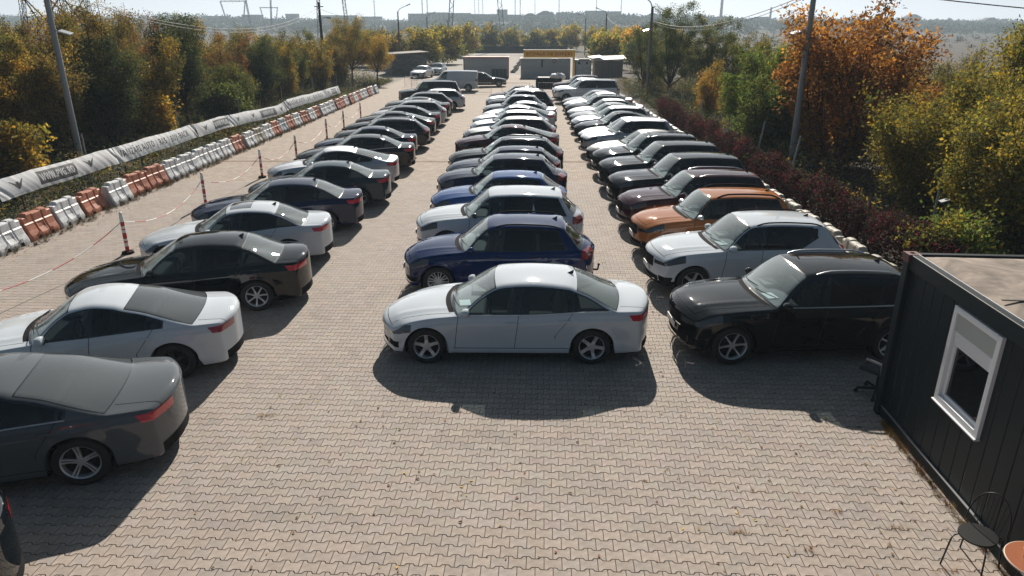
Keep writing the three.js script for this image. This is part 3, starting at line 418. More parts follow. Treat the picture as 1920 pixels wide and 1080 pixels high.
// row beside the barriers: tails at x = -4.65, noses turned a little towards the near end
const leftRow = [
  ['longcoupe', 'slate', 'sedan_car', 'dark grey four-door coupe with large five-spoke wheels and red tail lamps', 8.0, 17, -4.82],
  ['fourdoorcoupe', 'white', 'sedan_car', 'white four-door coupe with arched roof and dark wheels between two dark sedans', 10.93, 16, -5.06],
  ['saloon', 'black', 'sedan_car', 'glossy black sedan beside the white four-door coupe', 14.12, 14, -4.67],
  ['midsaloon', 'white', 'sedan_car', 'white sedan with black sunroof, tip of its bonnet at a striped bollard', 17.2, 13, -4.95, { k: { sunroof: 1 } }],
  ['saloon', 'navy', 'sedan_car', 'dark navy sedan next to the white sedan with sunroof', 20.2, 12, -4.75],
  ['midsaloon', 'teal', 'sedan_car', 'dark teal sedan between the navy and the silver fastback sedans', 23.3, 11, -4.45],
  ['liftback', 'silver', 'sedan_car', 'silver sloping-back sedan in the row beside the barriers', 26.3, 10, -4.65],
  ['saloon', 'black', 'sedan_car', 'black sedan with bright window strip behind the silver sloping-back sedan', 29.6, 10, -4.5, { k: { chrome: 1 } }],
  ['midsaloon', 'navy', 'sedan_car', 'dark blue sedan beside the dark grey estate car', 32.5, 10, -4.8, { k: { chrome: 1 } }],
  ['estate', 'darkgrey', 'estate_car', 'dark grey estate car with long bright-edged side windows', 35.3, 10, -4.55],
  ['liftback', 'black', 'sedan_car', 'black low sloping-back car just beyond the dark grey estate', 38.5, 10, -4.63],
  ['saloon', 'black', 'sedan_car', 'black sedan next to the white estate in the barrier row', 41.5, 10, -4.67],
  ['estate', 'pearl', 'estate_car', 'white estate car wedged between dark sedans', 44.4, 10, -4.61],
  ['midsaloon', 'darkgrey', 'sedan_car', 'charcoal sedan just beyond the white estate car', 47.4, 10, -4.67],
  ['estate', 'slate', 'estate_car', 'grey-blue estate car ahead of the silver estate', 50.4, 10, -4.77],
  ['estate', 'silver', 'estate_car', 'silver estate car sticking out of the far end of its row', 53.4, 8, -4.1],
  ['boxywagon', 'darkgrey', 'offroad_car', 'boxy dark off-roader at the end of the barrier row', 57.2, 8, -4.7, { swap: {} }],
];
for (const [kind, paint, name, label, z, a, tail, opt] of leftRow) { const L = KIND[kind].L, t = a * deg; car(kind, paint, name, label, 'car', GL, tail - L / 2 * Math.cos(t), z + 0.35 * Math.sin(t), t, z < 31, opt || {}); }
car('saloon', 'black', 'sedan_car', 'black sedan next to the dark grey four-door coupe, its tail towards the open paving', 'car', GL, -7.44, 4.78, 18 * deg, true);
const midRow = [
  ['executive', 'white', 'sedan_car', 'white sedan with beige seats parked at the head of the middle row', 12.13, -2.56, { sheet: 1 }],
  ['sportsuv', 'blue', 'suv_car', 'deep blue sport utility car with tow hitch behind the white sedan', 15.45, -2.66, { hitch: 1 }],
  ['roundsuv', 'white', 'suv_car', 'white sport utility car with black rear quarter glass behind the deep blue one', 18.3, -2.78, {}],
  ['crossover', 'sky', 'suv_car', 'bright blue compact crossover between white and navy cars', 21.2, -2.75, {}],
  ['sportsuv', 'navy', 'suv_car', 'navy sport utility car just beyond the bright blue crossover', 24.0, -2.86, { k: { rails: 0, L: 4.5, W: 0.93 } }],
  ['hatch', 'navy', 'hatchback_car', 'navy hatchback in the middle row with its bonnet shining', 26.5, -2.81, {}],
  ['estate', 'black', 'estate_car', 'black estate beside the maroon sloping-back car', 29.0, -2.95, {}],
  ['liftback', 'maroon', 'sedan_car', 'maroon sloping-back sedan with bright window line', 33.0, -3.05, {}],
  ['estate', 'grey', 'estate_car', 'grey estate car just beyond the maroon sloping-back sedan', 36.1, -2.91, { k: { rails: 0 } }],
  ['hatch', 'silver', 'hatchback_car', 'silver hatchback, second beyond the maroon sloping-back sedan', 39.2, -2.77, {}],
  ['liftback', 'silver', 'sedan_car', 'silver sloping-back sedan, third beyond the maroon one', 42.0, -2.81, {}],
  ['midsaloon', 'ice', 'sedan_car', 'pale blue sedan next to the white compact sport utility car', 44.8, -2.4, {}],
  ['crossover', 'pearl', 'suv_car', 'white compact sport utility car near the far end of the middle row', 47.3, -2.47, { k: { H: 1.62 } }],
  ['familysuv', 'black', 'suv_car', 'black sport utility car behind the white compact one', 50.1, -2.25, {}],
  ['estate', 'silver', 'estate_car', 'silver estate car with dark roof rails closing the middle row', 54.2, -2.6, {}],
  ['hatch', 'plum', 'hatchback_car', 'dark plum hatchback beside the far silver estate of the middle row', 57.0, -2.5, {}],
];
for (const [kind, paint, name, label, z, nose, opt] of midRow) { const L = (opt.k && opt.k.L) || KIND[kind].L; car(kind, paint, name, label, 'car', GM, nose + L / 2, z, (rnd() - 0.5) * 0.015, z < 31, opt); }
const rightRow = [
  ['largesuv', 'bronze', 'suv_car', 'dark grey sport utility car with silver roof rails beside the container cabin', 12.2, 2.84, { sheet: 1 }],
  ['boxsuv', 'white', 'suv_car', 'white sport utility car with black roof rails and tall red tail lamps', 15.5, 2.93, { sheet: 1 }],
  ['rugged', 'orange', 'suv_car', 'orange-brown rugged sport utility car with thick roof rails', 18.1, 2.97, { k: { mirrorChrome: 1 } }],
  ['familysuv', 'plum', 'suv_car', 'dark plum sport utility car behind the orange-brown one', 20.7, 2.95, {}],
  ['bigsuv', 'black', 'suv_car', 'black sport utility car right behind the dark plum one', 23.4, 2.97, {}],
  ['bigsuv', 'darkgrey', 'suv_car', 'charcoal sport utility car, second behind the dark plum one', 26.1, 2.94, {}],
  ['familysuv', 'black', 'suv_car', 'black sport utility car ahead of the grey sedan by the fence', 28.7, 2.95, {}],
  ['saloon', 'grey', 'sedan_car', 'dark silver sedan between sport utility cars in the fence row', 31.3, 2.93, {}],
  ['familysuv', 'silver', 'suv_car', 'silver-blue sport utility car with dark side glass by the fence', 33.8, 2.88, {}],
  ['midsaloon', 'ice', 'sedan_car', 'light blue sedan just beyond the silver-blue sport utility car', 36.3, 2.96, {}],
  ['liftback', 'black', 'sedan_car', 'black sloping-back car between pale cars of the fence row', 38.8, 2.93, {}],
  ['estate', 'silver', 'estate_car', 'silver estate car just beyond the black sloping-back car', 41.3, 2.92, {}],
  ['liftback', 'pearl', 'sedan_car', 'whitish sloping-back car, second beyond the black one by the fence', 43.7, 3.0, {}],
  ['saloon', 'silver', 'sedan_car', 'silver sedan, third beyond the black sloping-back car by the fence', 46.2, 3.0, {}],
  ['hatch', 'black', 'hatchback_car', 'black hatchback at the far part of the fence row', 48.7, 3.03, {}],
  ['saloon', 'ice', 'sedan_car', 'pale sedan just beyond the black hatchback', 51.2, 3.05, {}],
  ['midsaloon', 'pearl', 'sedan_car', 'whitish sedan parked against the white pickup', 53.5, 3.1, {}],
];
for (const [kind, paint, name, label, z, nose, opt] of rightRow) { const L = KIND[kind].L; car(kind, paint, name, label, 'car', GR, nose + L / 2, z, 2.5 * deg, z < 31, opt); }
car('pickup', 'white', 'pickup_truck', 'white pickup truck with dark glazed canopy over its bed', 'pickup', GR, 2.8 + 2.65, 59.0, 2 * deg, true);
car('hatch', 'pearl', 'hatchback_car', 'whitish hatchback half hidden behind the white pickup', 'car', GR, 5.0, 61.8, 2 * deg, false);
car('estate', 'ice', 'estate_car', 'pale estate car with roof rack beyond the white pickup', 'car', GR, 5.2, 64.4, 2 * deg, false, { k: { H: 1.6 } });
car('familysuv', 'plum', 'suv_car', 'dark red sport utility car at the far end of the fence row', 'car', GR, 5.3, 67.0, 2 * deg, false);
car('van', 'white', 'delivery_van', 'white windowless panel van parked across the end of the lot', 'van', undefined, -6.5, 70.6, -0.03, true);
car('saloon', 'black', 'sedan_car', 'black sedan parked behind the white panel van', 'car', undefined, -3.9, 76.2, Math.PI + 0.10, false);
car('midsaloon', 'silver', 'sedan_car', 'silver sedan facing the lot beside the grey shed', 'car', undefined, -12.2, 90.5, -Math.PI / 2 - 0.22 + Math.PI, false);
car('hatch', 'white', 'hatchback_car', 'white hatchback facing the lot behind the silver sedan', 'car', undefined, -11.0, 97.0, Math.PI / 2 - 0.15, false);

// ---------------------------------------------------------------- plastic barriers, banner fence, bollards
const plasticTex = noiseTex(128, 0.70, 1.0, 4, 0.25);
const PLASTIC = { white: std(lin(0.74, 0.77, 0.80), 0.5, 0, { map: plasticTex }), orange: std(lin(0.50, 0.165, 0.085), 0.5, 0, { map: plasticTex }), cream: std(lin(0.44, 0.42, 0.36), 0.6, 0, { map: plasticTex }), grey: std(lin(0.40, 0.46, 0.52), 0.5, 0, { map: plasticTex }) };
const barrierGeo = (() => {
  const N = 40, Lb = 1.28, P = [], U = [], I = [], prof = [[0, 0.295], [0.10, 0.29], [0.16, 0.275], [0.30, 0.205], [0.42, 0.165], [0.47, 0.155], [0.50, 0.125], [0.66, 0.11], [0.72, 0.105], [0.755, 0.085], [0.77, 0.0]], m = prof.length;
  const us = []; for (let i = 0; i <= N; i++) us.push(i / N);
  for (const u of us) {
    const x = (u - 0.5) * Lb, grove = Math.max(Math.exp(-(((u - 0.335) / 0.018) ** 2)), Math.exp(-(((u - 0.665) / 0.018) ** 2))), endF = sm(0, 0.03, u) * sm(1, 0.97, u);
    const foot = Math.max(sm(0.075, 0.045, Math.abs(u - 0.28)), sm(0.075, 0.045, Math.abs(u - 0.72))), topDrop = 0.09 * Math.max(sm(0.17, 0.14, u), sm(0.83, 0.86, u)) + 0.025 * sm(0.35, 0.37, u) * sm(0.65, 0.63, u);
    const rec = 0.022 * sm(0.39, 0.41, u) * sm(0.61, 0.59, u);
    for (const sgn of [1, -1]) for (let j = 0; j < m; j++) {
      let [y, d] = prof[j]; if (y > 0.5) y -= topDrop * (y - 0.5) / 0.27; d *= 0.80 + 0.20 * endF; d -= grove * (y > 0.12 && y < 0.7 ? 0.035 : 0.012); if (y > 0.18 && y < 0.46) d -= rec;
      if (y < 0.12) y += foot * 0.12; P.push(x, y, sgn * Math.max(0, d)); U.push(u * 1.2, y + sgn);
    }
  }
  const w = m * 2; for (let i = 0; i < N; i++) for (const o of [0, m]) for (let j = 0; j < m - 1; j++) { const a = i * w + o + j, b = a + w; o ? I.push(a, a + 1, b, b, a + 1, b + 1) : I.push(a, b, a + 1, b, b + 1, a + 1); }
  for (const i of [0, N]) for (let j = 0; j < m - 1; j++) { const a = i * w + j, b = a + m; I.push(a, a + 1, b, b, a + 1, b + 1); }
  let g = new THREE.BufferGeometry(); g.setAttribute('position', new THREE.Float32BufferAttribute(P, 3)); g.setAttribute('uv', new THREE.Float32BufferAttribute(U, 2)); g.setIndex(I); g = g.toNonIndexed(); g.computeVertexNormals(); return g;
})();
const pinGeo = merge([cyl(0.035, 0.03, 0.14, 8), at(new THREE.TorusGeometry(0.035, 0.012, 6, 10), 0, 0.16, 0)]);
{
  const seq = 'OWOWOWOOWWWWWOWCWOGOWOWOWWWOOWOWOWWOWW', P = { O: 'orange', W: 'white', C: 'cream', G: 'grey' };
  const where = { 0: 'next to the banner letters NG', 1: 'after the banner letters NG', 3: 'below the first winged emblem', 5: 'under the dark web-address panel' };
  [...seq].forEach((c, i) => {
    const z = 16.6 + i * 1.375, x = -13.95 + 0.09 * n2(i * 0.7, 2) + (z > 40 ? (z - 40) * 0.012 : 0), first = c === 'C' || c === 'G';
    const ci = seq.indexOf('C'), ord = ['', 'first', 'second', 'third', 'fourth', 'fifth', 'sixth', 'seventh', 'eighth', 'ninth', 'tenth', 'eleventh', 'twelfth', 'thirteenth', 'fourteenth', 'fifteenth', 'sixteenth', 'seventeenth', 'eighteenth', 'nineteenth', 'twentieth', 'twenty-first', 'twenty-second', 'twenty-third'];
    const label = c === 'C' ? 'cream plastic road barrier with ribbed face among white ones' : c === 'G' ? 'bluish grey plastic road barrier between two orange ones' : (c === 'O' ? 'orange' : 'white') + ' plastic road barrier, ' + ord[Math.abs(i - ci)] + ' from the cream ribbed one towards the ' + (i < ci ? 'letters NG' : 'storage shed');
    const b = thing('road_barrier', label, 'barrier', false ? undefined : (c === 'O' ? 'orange' : 'white') + ' barriers along the banner fence', x, -0.004, -z, Math.PI / 2 + 0.06 * n2(i * 1.3, 8));
    b.scale.set(1, 0.98 + 0.05 * rnd(), 1); mesh('shell', barrierGeo, PLASTIC[P[c]], b); if (i > 7 && i % 2) mesh('coupling_pin', at(pinGeo.clone(), 0.60, 0.62, 0), MAT.black, b);
  });
  // pale blocks behind the fence row
  for (let i = 0; i < 27; i++) {
    const z = 13.6 + i * 1.40 + (i > 13 ? 3 : 0), o = i > 16 && (i * 7) % 3 === 0;
    const b = thing('road_barrier', (o ? 'orange' : i < 9 ? 'dust-covered cream' : 'white') + ' plastic road barrier behind the car tails along the creeper fence', 'barrier', (o ? 'orange' : i < 9 ? 'cream' : 'white') + ' barriers along the creeper fence', 8.18 + 0.04 * n2(i, 5), -0.004, -z, Math.PI / 2 + 0.08 * n2(i * 1.7, 4));
    mesh('shell', barrierGeo, o ? PLASTIC.orange : i < 9 ? PLASTIC.cream : PLASTIC.white, b);
  }
}
// banner fence
{
  const X0 = -15.7, steel = std(lin(0.30, 0.31, 0.32), 0.5, 0.6), rust = std(lin(0.10, 0.055, 0.035), 0.8, 0.2);
  const topY = mono([[12, 1.42], [20, 1.40], [28, 1.36], [36, 1.36], [41, 1.22], [46, 1.05], [49, 1.22], [55, 1.12], [62, 1.10]]);
  for (let i = 0; i < 14; i++) { const z = 14.2 + i * 3.7, tall = i % 2; tag(mesh('fence_post', rod(V(X0 - 0.08, -0.05, -z), V(X0 - 0.08 + 0.04 * gauss(), tall ? 2.1 : 1.46, -z), 0.03, 8), tall ? steel : rust, scene), (tall ? 'tall galvanised' : 'short rusty') + ' fence post carrying the white banner', 'post', (tall ? 'tall' : 'short') + ' posts of the banner fence'); }
  const bold = (g, s) => { g.font = `bold ${s}px sans-serif`; };
  const wings = (g, cx, cy, s) => { g.fillStyle = '#2a2b30'; for (const k of [-1, 1]) { for (let r = 0; r < 3; r++) { g.beginPath(); g.moveTo(cx + k * s * 0.10, cy + s * (0.02 + r * 0.16)); g.lineTo(cx + k * s * (0.95 - r * 0.2), cy - s * (0.38 - r * 0.17)); g.lineTo(cx + k * s * (0.86 - r * 0.2), cy - s * (0.22 - r * 0.17)); g.lineTo(cx + k * s * 0.12, cy + s * (0.14 + r * 0.16)); g.fill(); } } g.beginPath(); g.moveTo(cx - s * 0.2, cy - s * 0.2); g.lineTo(cx + s * 0.2, cy - s * 0.2); g.lineTo(cx + s * 0.16, cy + s * 0.3); g.lineTo(cx, cy + s * 0.52); g.lineTo(cx - s * 0.16, cy + s * 0.3); g.fill(); };
  const art = {
    logo: (g, x, w, h) => { wings(g, x + w / 2, h * 0.42, h * 0.58); g.fillStyle = '#c4c7ca'; for (let i = 0; i < 17; i++) g.fillRect(x + w / 2 + (i - 8.5) * h * 0.085, h * 0.86, h * 0.05, h * 0.05); },
    web: (g, x, w, h) => { g.fillStyle = '#35383c'; g.fillRect(x + w * 0.03, h * 0.16, w * 0.94, h * 0.68); g.fillStyle = '#e6e8ea'; bold(g, h * 0.46); g.textAlign = 'center'; g.save(); g.translate(x + w / 2, h * 0.67); g.scale(Math.min(1, w * 0.86 / g.measureText('WWW.PVG.RO').width), 1.15); g.fillText('WWW.PVG.RO', 0, 0); g.restore(); },
    text: (g, x, w, h) => { g.fillStyle = '#26282c'; bold(g, h * 0.5); g.textAlign = 'center'; const t = 'VANZĂRI AUTO | RAS | BUY-BACK'; g.save(); g.translate(x + w / 2, h * 0.69); g.scale(w * 0.93 / g.measureText(t).width, 1.2); g.fillText(t, 0, 0); g.restore(); },
    ng: (g, x, w, h) => { g.fillStyle = '#26282c'; bold(g, h * 0.62); g.textAlign = 'right'; g.save(); g.translate(x + w * 0.98, h * 0.72); g.scale(0.8, 1.15); g.fillText('LEASING', 0, 0); g.restore(); }, gap: () => {},
  };
  // one printed length after another, from the near end: [art, metres]
  const runs = [[['ng', 4.6], ['gap', 2.0]], [['logo', 1.9], ['web', 2.2], ['logo', 1.6], ['gap', 1.0]], [['text', 6.6], ['gap', 0.7]], [['logo', 2.0], ['web', 2.2]], [['logo', 2.2], ['logo', 2.4], ['web', 3.0], ['logo', 2.0]], [['text', 9.4], ['gap', 0.5]], [['logo', 2.4], ['web', 2.2], ['logo', 1.6]]];
  const labels = ['white banner length lettered NG at its end', 'white banner length with dark web-address panel between two winged emblems', 'white banner length lettered VANZARI AUTO RAS BUY-BACK nearest the lamp post', 'white banner length with one winged emblem and a dark panel at its end', 'wrinkled white banner length with three winged emblems', 'white banner length with long dark lettering sagging over the far barriers', 'last white banner length ending loose by the dark trees'];
  const start = [13.2, 20.3, 26.9, 34.0, 38.1, 47.6, 57.6], H = 0.60;
  runs.forEach((run, bi) => {
    const len = run.reduce((a, q) => a + q[1], 0), z0 = start[bi], z1 = bi < 6 ? start[bi + 1] - 0.06 : 62.2, tex = canvasTex(1024, Math.max(64, Math.round(1024 * H / len)), (g, w, h) => { g.fillStyle = '#f0f2f4'; g.fillRect(0, 0, w, h); let x = 0; for (const [a, l] of run) { art[a](g, x, l / len * w, h); x += l / len * w; } });
    const n = Math.round((z1 - z0) / 0.07), m = 8, P = [], U = [], I = [];
    for (let i = 0; i <= n; i++) for (let j = 0; j <= m; j++) {
      const t = i / n, z = z0 + (z1 - z0) * t, v = j / m, e = Math.exp(-((Math.min(t, 1 - t) * (z1 - z0) / 0.5) ** 2)), wr = 0.022 * n2(z * 0.9 - v * 0.9, bi) + 0.006 * n2(z * 2.8 + v * 1.6, 7 + bi) * (1 + 4 * e);
      P.push(X0 + 0.02 + wr + 0.05 * Math.sin(v * 3.1) * (1 - e) + (1 - v) * 0.19, topY(z) - H * (1 - v) - 0.03 * Math.sin(Math.PI * ((z / 3.7) % 1)) , -z); U.push(t, v);
    }
    for (let i = 0; i < n; i++) for (let j = 0; j < m; j++) { const a = i * (m + 1) + j; I.push(a, a + m + 1, a + 1, a + 1, a + m + 1, a + m + 2); }
    const g = new THREE.BufferGeometry(); g.setAttribute('position', new THREE.Float32BufferAttribute(P, 3)); g.setAttribute('uv', new THREE.Float32BufferAttribute(U, 2)); g.setIndex(I); g.computeVertexNormals();
    tag(mesh('banner', g, phys(lin(0.88, 0.89, 0.90), { roughness: 0.6, transmission: 0.25, thickness: 0, map: tex }), scene), labels[bi], 'banner', 'banners on the fence');
  });
}
// striped bollards with barrier chain
{
  const red = std(lin(0.45, 0.02, 0.03), 0.5), white = std(lin(0.75, 0.75, 0.75), 0.5), spots = [[-10.45, 17.7], [-10.65, 23.1], [-10.4, 27.9], [-10.2, 31.9], [-10.45, 38.2], [-10.5, 42.3], [-10.5, 47], [-11.2, 11.6]];
  spots.forEach(([x, z], i) => {
    const b = thing('bollard', i === 7 ? 'striped bollard hidden at the loose end of the chain' : 'red and white striped bollard in the chained line before the bonnets', 'bollard', i === 7 ? undefined : 'striped bollards', x, 0, -z);
    mesh('foot', cyl(0.16, 0.14, 0.06, 16), MAT.black, b);
    let y = 0.06; for (const [h, c, r] of [[0.14, red, 0.05], [0.10, white, 0.05], [0.05, red, 0.05], [0.06, white, 0.05], [0.16, red, 0.05], [0.08, white, 0.05], [0.03, red, 0.05], [0.07, white, 0.05], [0.12, red, 0.05], [0.14, white, 0.05], [0.08, white, 0.042]]) { mesh(c === red ? 'red_band' : 'white_band', cyl(r, r, h, 12, 0, y, 0), c, b); y += h; }
    mesh('cap', at(new THREE.SphereGeometry(0.042, 10, 6), 0, y, 0), white, b);
  });
  const link = [V(0, 0, 0)], order = [7, 0, 1, 2, 3, 4, 5, 6];
  for (let k = 0; k < 7; k++) {
    const [x0, z0] = spots[order[k]], [x1, z1] = spots[order[k + 1]], n = 26, chain = thing('barrier_chain', ['red and white plastic chain hanging from the loose end to the first striped bollard', 'red and white plastic chain between striped bollards'][k ? 1 : 0], 'chain', k ? 'chains between the bollards' : undefined, x0, 0, -z0);
    for (let i = 0; i < n; i++) { const q = (t) => V((x1 - x0) * t, 0.88 - (k ? 0.5 : 0.55) * 4 * t * (1 - t) * (0.9), -(z1 - z0) * t); mesh('chain_link', rod(q(i / n), q((i + 1) / n), 0.012, 5), Math.floor(i / 3) % 2 ? red : white, chain); }
  }
}
// ---------------------------------------------------------------- container cabin, chairs, table
{
  const dark = phys(lin(0.011, 0.018, 0.022), { roughness: 0.55, specularIntensity: 0.4, clearcoat: 0.1, clearcoatRoughness: 0.4 }), roofTex = noiseTex(256, 0.55, 1.0, 4, 0.3), white = std(lin(0.72, 0.73, 0.75), 0.4), grey = std(lin(0.42, 0.44, 0.42), 0.6);
  const c = thing('container_cabin', 'dark blue-grey container cabin with white framed window and dust-covered flat roof', 'cabin', undefined, 5.62, 0, -9.6, Math.PI / 2 - 0.045);
  // local x runs from the far corner towards the camera (length 6 m), local z is the depth behind the front wall
  const Ln = 6.06, D = 2.44, Hh = 2.6;
  mesh('floor_beam', merge([rbx(Ln, 0.16, 0.08, 0.01, -Ln / 2 * -1, 0.08, 0), rbx(Ln, 0.16, 0.08, 0.01, Ln / 2, 0.08, D)]), dark, c);
  mesh('roof_beam', rbx(Ln, 0.22, 0.10, 0.012, Ln / 2, Hh - 0.11, 0), dark, c); mesh('roof_beam', rbx(Ln, 0.22, 0.10, 0.012, Ln / 2, Hh - 0.11, D), dark, c); mesh('roof_beam', rbx(0.10, 0.22, D - 0.1, 0.012, 0, Hh - 0.11, D / 2), dark, c);
  mesh('sill_strip', bx(Ln - 0.1, 0.012, 0.03, Ln / 2, 0.167, -0.028), std(lin(0.4, 0.42, 0.44), 0.4, 0.6), c);
  for (const [x, z] of [[0, 0], [0, D], [Ln, 0], [Ln, D]]) { mesh('corner_post', rbx(0.15, Hh - 0.1, 0.15, 0.012, x, (Hh - 0.1) / 2, z), dark, c); const q = new THREE.Shape([[-0.09, -0.09], [0.09, -0.09], [0.09, 0.09], [-0.09, 0.09]].map((p) => new THREE.Vector2(...p))); q.holes.push(new THREE.Path([[-0.045, -0.03], [0.045, -0.03], [0.045, 0.03], [-0.045, 0.03]].map((p) => new THREE.Vector2(...p)))); mesh('corner_casting', at(new THREE.ExtrudeGeometry(q, { depth: 0.12, bevelEnabled: false }), x, Hh - 0.115, z, Math.PI / 2 * -1), x || z ? dark : std(lin(0.12, 0.05, 0.05), 0.6), c); }
  // profiled wall sheets, each a panel between the posts, leaving the window open
  const win = [1.38, 2.36, 1.05, 2.33];
  const panel = (x0, x1, y0, y1) => { const P = [], n = Math.max(2, Math.round((x1 - x0) / 0.0125)); const sh = new THREE.Shape(); sh.moveTo(x0, 0.03); for (let i = 0; i <= n; i++) { const x = x0 + (x1 - x0) * i / n, f = ((x / 0.25) % 1 + 1) % 1; sh.lineTo(x, f < 0.06 ? 0.012 * sm(0, 0.06, f) * 0 + 0.012 : f < 0.12 ? 0.0 : -0.002); } sh.lineTo(x1, 0.03); return at(new THREE.ExtrudeGeometry(sh, { depth: y1 - y0, bevelEnabled: false }), 0, y1, 0, Math.PI / 2); };
  mesh('wall_panel', panel(0.075, win[0], 0.16, Hh - 0.22), dark, c); mesh('wall_panel', panel(win[1], Ln - 0.075, 0.16, Hh - 0.22), dark, c); mesh('wall_panel', panel(win[0], win[1], 0.16, win[2]), dark, c); mesh('wall_panel', panel(win[0], win[1], win[3], Hh - 0.22), dark, c);
  mesh('end_wall', bx(0.05, Hh - 0.38, D - 0.15, 0.0, 0.16 + (Hh - 0.38) / 2, D / 2), dark, c); mesh('end_wall', bx(0.05, Hh - 0.38, D - 0.15, Ln, 0.16 + (Hh - 0.38) / 2, D / 2), dark, c); mesh('back_wall', bx(Ln - 0.15, Hh - 0.38, 0.05, Ln / 2, 0.16 + (Hh - 0.38) / 2, D), dark, c);
  mesh('floor', bx(Ln - 0.1, 0.04, D - 0.1, Ln / 2, 0.18, D / 2), std(lin(0.1, 0.09, 0.08), 0.8), c);
  const rg = new THREE.PlaneGeometry(Ln - 0.1, D - 0.1, 40, 20); rg.rotateX(-Math.PI / 2); { const p = rg.attributes.position, u = rg.attributes.uv; for (let i = 0; i < p.count; i++) { const a = p.getX(i), b = p.getZ(i), e = Math.min((Ln - 0.1) / 2 - Math.abs(a), (D - 0.1) / 2 - Math.abs(b)); p.setY(i, 0.05 * sm(0, 0.3, e) + 0.02 * n2(a * 1.5, b * 1.5) * sm(0, 0.2, e)); u.setXY(i, a / 1.6, b / 1.6); } rg.computeVertexNormals(); }
  mesh('roof_sheet', at(rg, Ln / 2, Hh - 0.03, D / 2), std(lin(0.36, 0.30, 0.25), 0.9, 0, { map: roofTex }), c); mesh('roof_seam', bx(0.03, 0.012, D - 0.3, 1.9, Hh + 0.028, D / 2), std(lin(0.12, 0.11, 0.1), 0.9), c); mesh('roof_edge', bx(Ln - 0.2, 0.02, 0.012, Ln / 2, Hh + 0.008, 0.035), std(lin(0.6, 0.6, 0.6), 0.5), c);
  const [x0, x1, y0, y1] = win, w = new THREE.Group(); w.name = 'window'; c.add(w);
  const F = (a, b, d, e, dz, t, m, n) => mesh(n, rbx(b - a, e - d, t, 0.008, (a + b) / 2, (d + e) / 2, dz), m, w);
  F(x0 - 0.02, x0 + 0.06, y0 - 0.02, y1 + 0.02, -0.012, 0.07, white, 'frame'); F(x1 - 0.06, x1 + 0.02, y0 - 0.02, y1 + 0.02, -0.012, 0.07, white, 'frame'); F(x0 + 0.06, x1 - 0.06, y1 - 0.06, y1 + 0.02, -0.012, 0.07, white, 'frame'); F(x0 + 0.06, x1 - 0.06, y0 - 0.02, y0 + 0.06, -0.012, 0.07, white, 'frame');
  F(x0 - 0.03, x1 + 0.03, y0 - 0.045, y0 - 0.02, -0.03, 0.08, white, 'sill'); F(x0 + 0.06, x1 - 0.06, y1 - 0.30, y1 - 0.06, 0.004, 0.05, grey, 'shutter_box'); F(x0 + 0.06, x1 - 0.06, y1 - 0.38, y1 - 0.30, 0.0, 0.04, white, 'shutter_slat'); F(x0 + 0.06, x1 - 0.06, y1 - 0.44, y1 - 0.38, 0.008, 0.03, white, 'shutter_slat');
  F(x0 + 0.06, x0 + 0.12, y0 + 0.06, y1 - 0.44, 0.022, 0.05, white, 'sash'); F(x1 - 0.10, x1 - 0.06, y0 + 0.06, y1 - 0.44, 0.022, 0.05, white, 'sash'); F(x0 + 0.12, x1 - 0.10, y0 + 0.06, y0 + 0.11, 0.022, 0.05, white, 'sash'); F(x0 + 0.12, x1 - 0.10, y1 - 0.49, y1 - 0.44, 0.022, 0.05, white, 'sash');
  mesh('pane', bx(x1 - x0 - 0.22, y1 - y0 - 0.6, 0.006, (x0 + x1) / 2 + 0.01, (y0 + 0.11 + y1 - 0.49) / 2, 0.026), MAT.tint, w);
  c.rotation.y = -Math.PI / 2 - 0.06; c.scale.z = -1;
  // wire bistro chair
  const iron = std(lin(0.02, 0.021, 0.022), 0.45, 0.4);
  const ch = thing('bistro_chair', 'black metal garden chair with round wire back on the paving', 'chair', undefined, 5.02, 0, -6.28, 0.62); ch.scale.setScalar(0.93);
  const seatG = at(new THREE.CylinderGeometry(0.21, 0.215, 0.016, 26), 0, 0.455, 0); seatG.scale(1.05, 1, 0.95); mesh('seat', seatG, iron, ch);
  for (const [a, b] of [[-1, -1], [-1, 1], [1, -1], [1, 1]]) mesh('leg', taper([V(a * 0.12, 0.445, b * 0.14), V(a * 0.19, 0.43, b * 0.17), V(a * 0.215, 0.38, b * 0.185), V(a * 0.25, 0.0, b * 0.215)], 0.010, 0.010, 7), iron, ch);
  const hoop = []; for (let i = 0; i <= 22; i++) { const t = i / 22 * Math.PI; hoop.push(V(0.19 + 0.10 * Math.sin(t), 0.46 + 0.44 * Math.sin(t), -0.22 * Math.cos(t) * (1 + 0.15 * Math.sin(t)))); } mesh('back_hoop', taper(hoop, 0.008, 0.008, 6), iron, ch);
  for (let i = 1; i < 9; i++) { const z = -0.2 + i * 0.045, t = Math.acos(-z / 0.23); mesh('back_wire', taper([V(0.195, 0.46, z * 0.9), V(0.24, 0.65, z), V(0.19 + 0.1 * Math.sin(t), 0.46 + 0.43 * Math.sin(t), z * 1.05)], 0.0035, 0.0035, 5), iron, ch); }
  const tb = thing('side_table', 'small round table with reddish brown top beside the garden chair', 'table', undefined, 5.22, 0, -5.66, 0);
  mesh('table_top', at(new THREE.CylinderGeometry(0.30, 0.30, 0.018, 34), 0, 0.60, 0), std(lin(0.30, 0.10, 0.045), 0.4), tb); mesh('rim', at(new THREE.TorusGeometry(0.30, 0.010, 8, 40), 0, 0.60, 0, Math.PI / 2), std(lin(0.45, 0.33, 0.25), 0.5), tb);
  for (let i = 0; i < 3; i++) { const a = i * 2.094 + 0.5; mesh('leg', taper([V(Math.cos(a) * 0.15, 0.59, Math.sin(a) * 0.15), V(Math.cos(a) * 0.26, 0, Math.sin(a) * 0.26)], 0.009, 0.009, 6), iron, tb); }
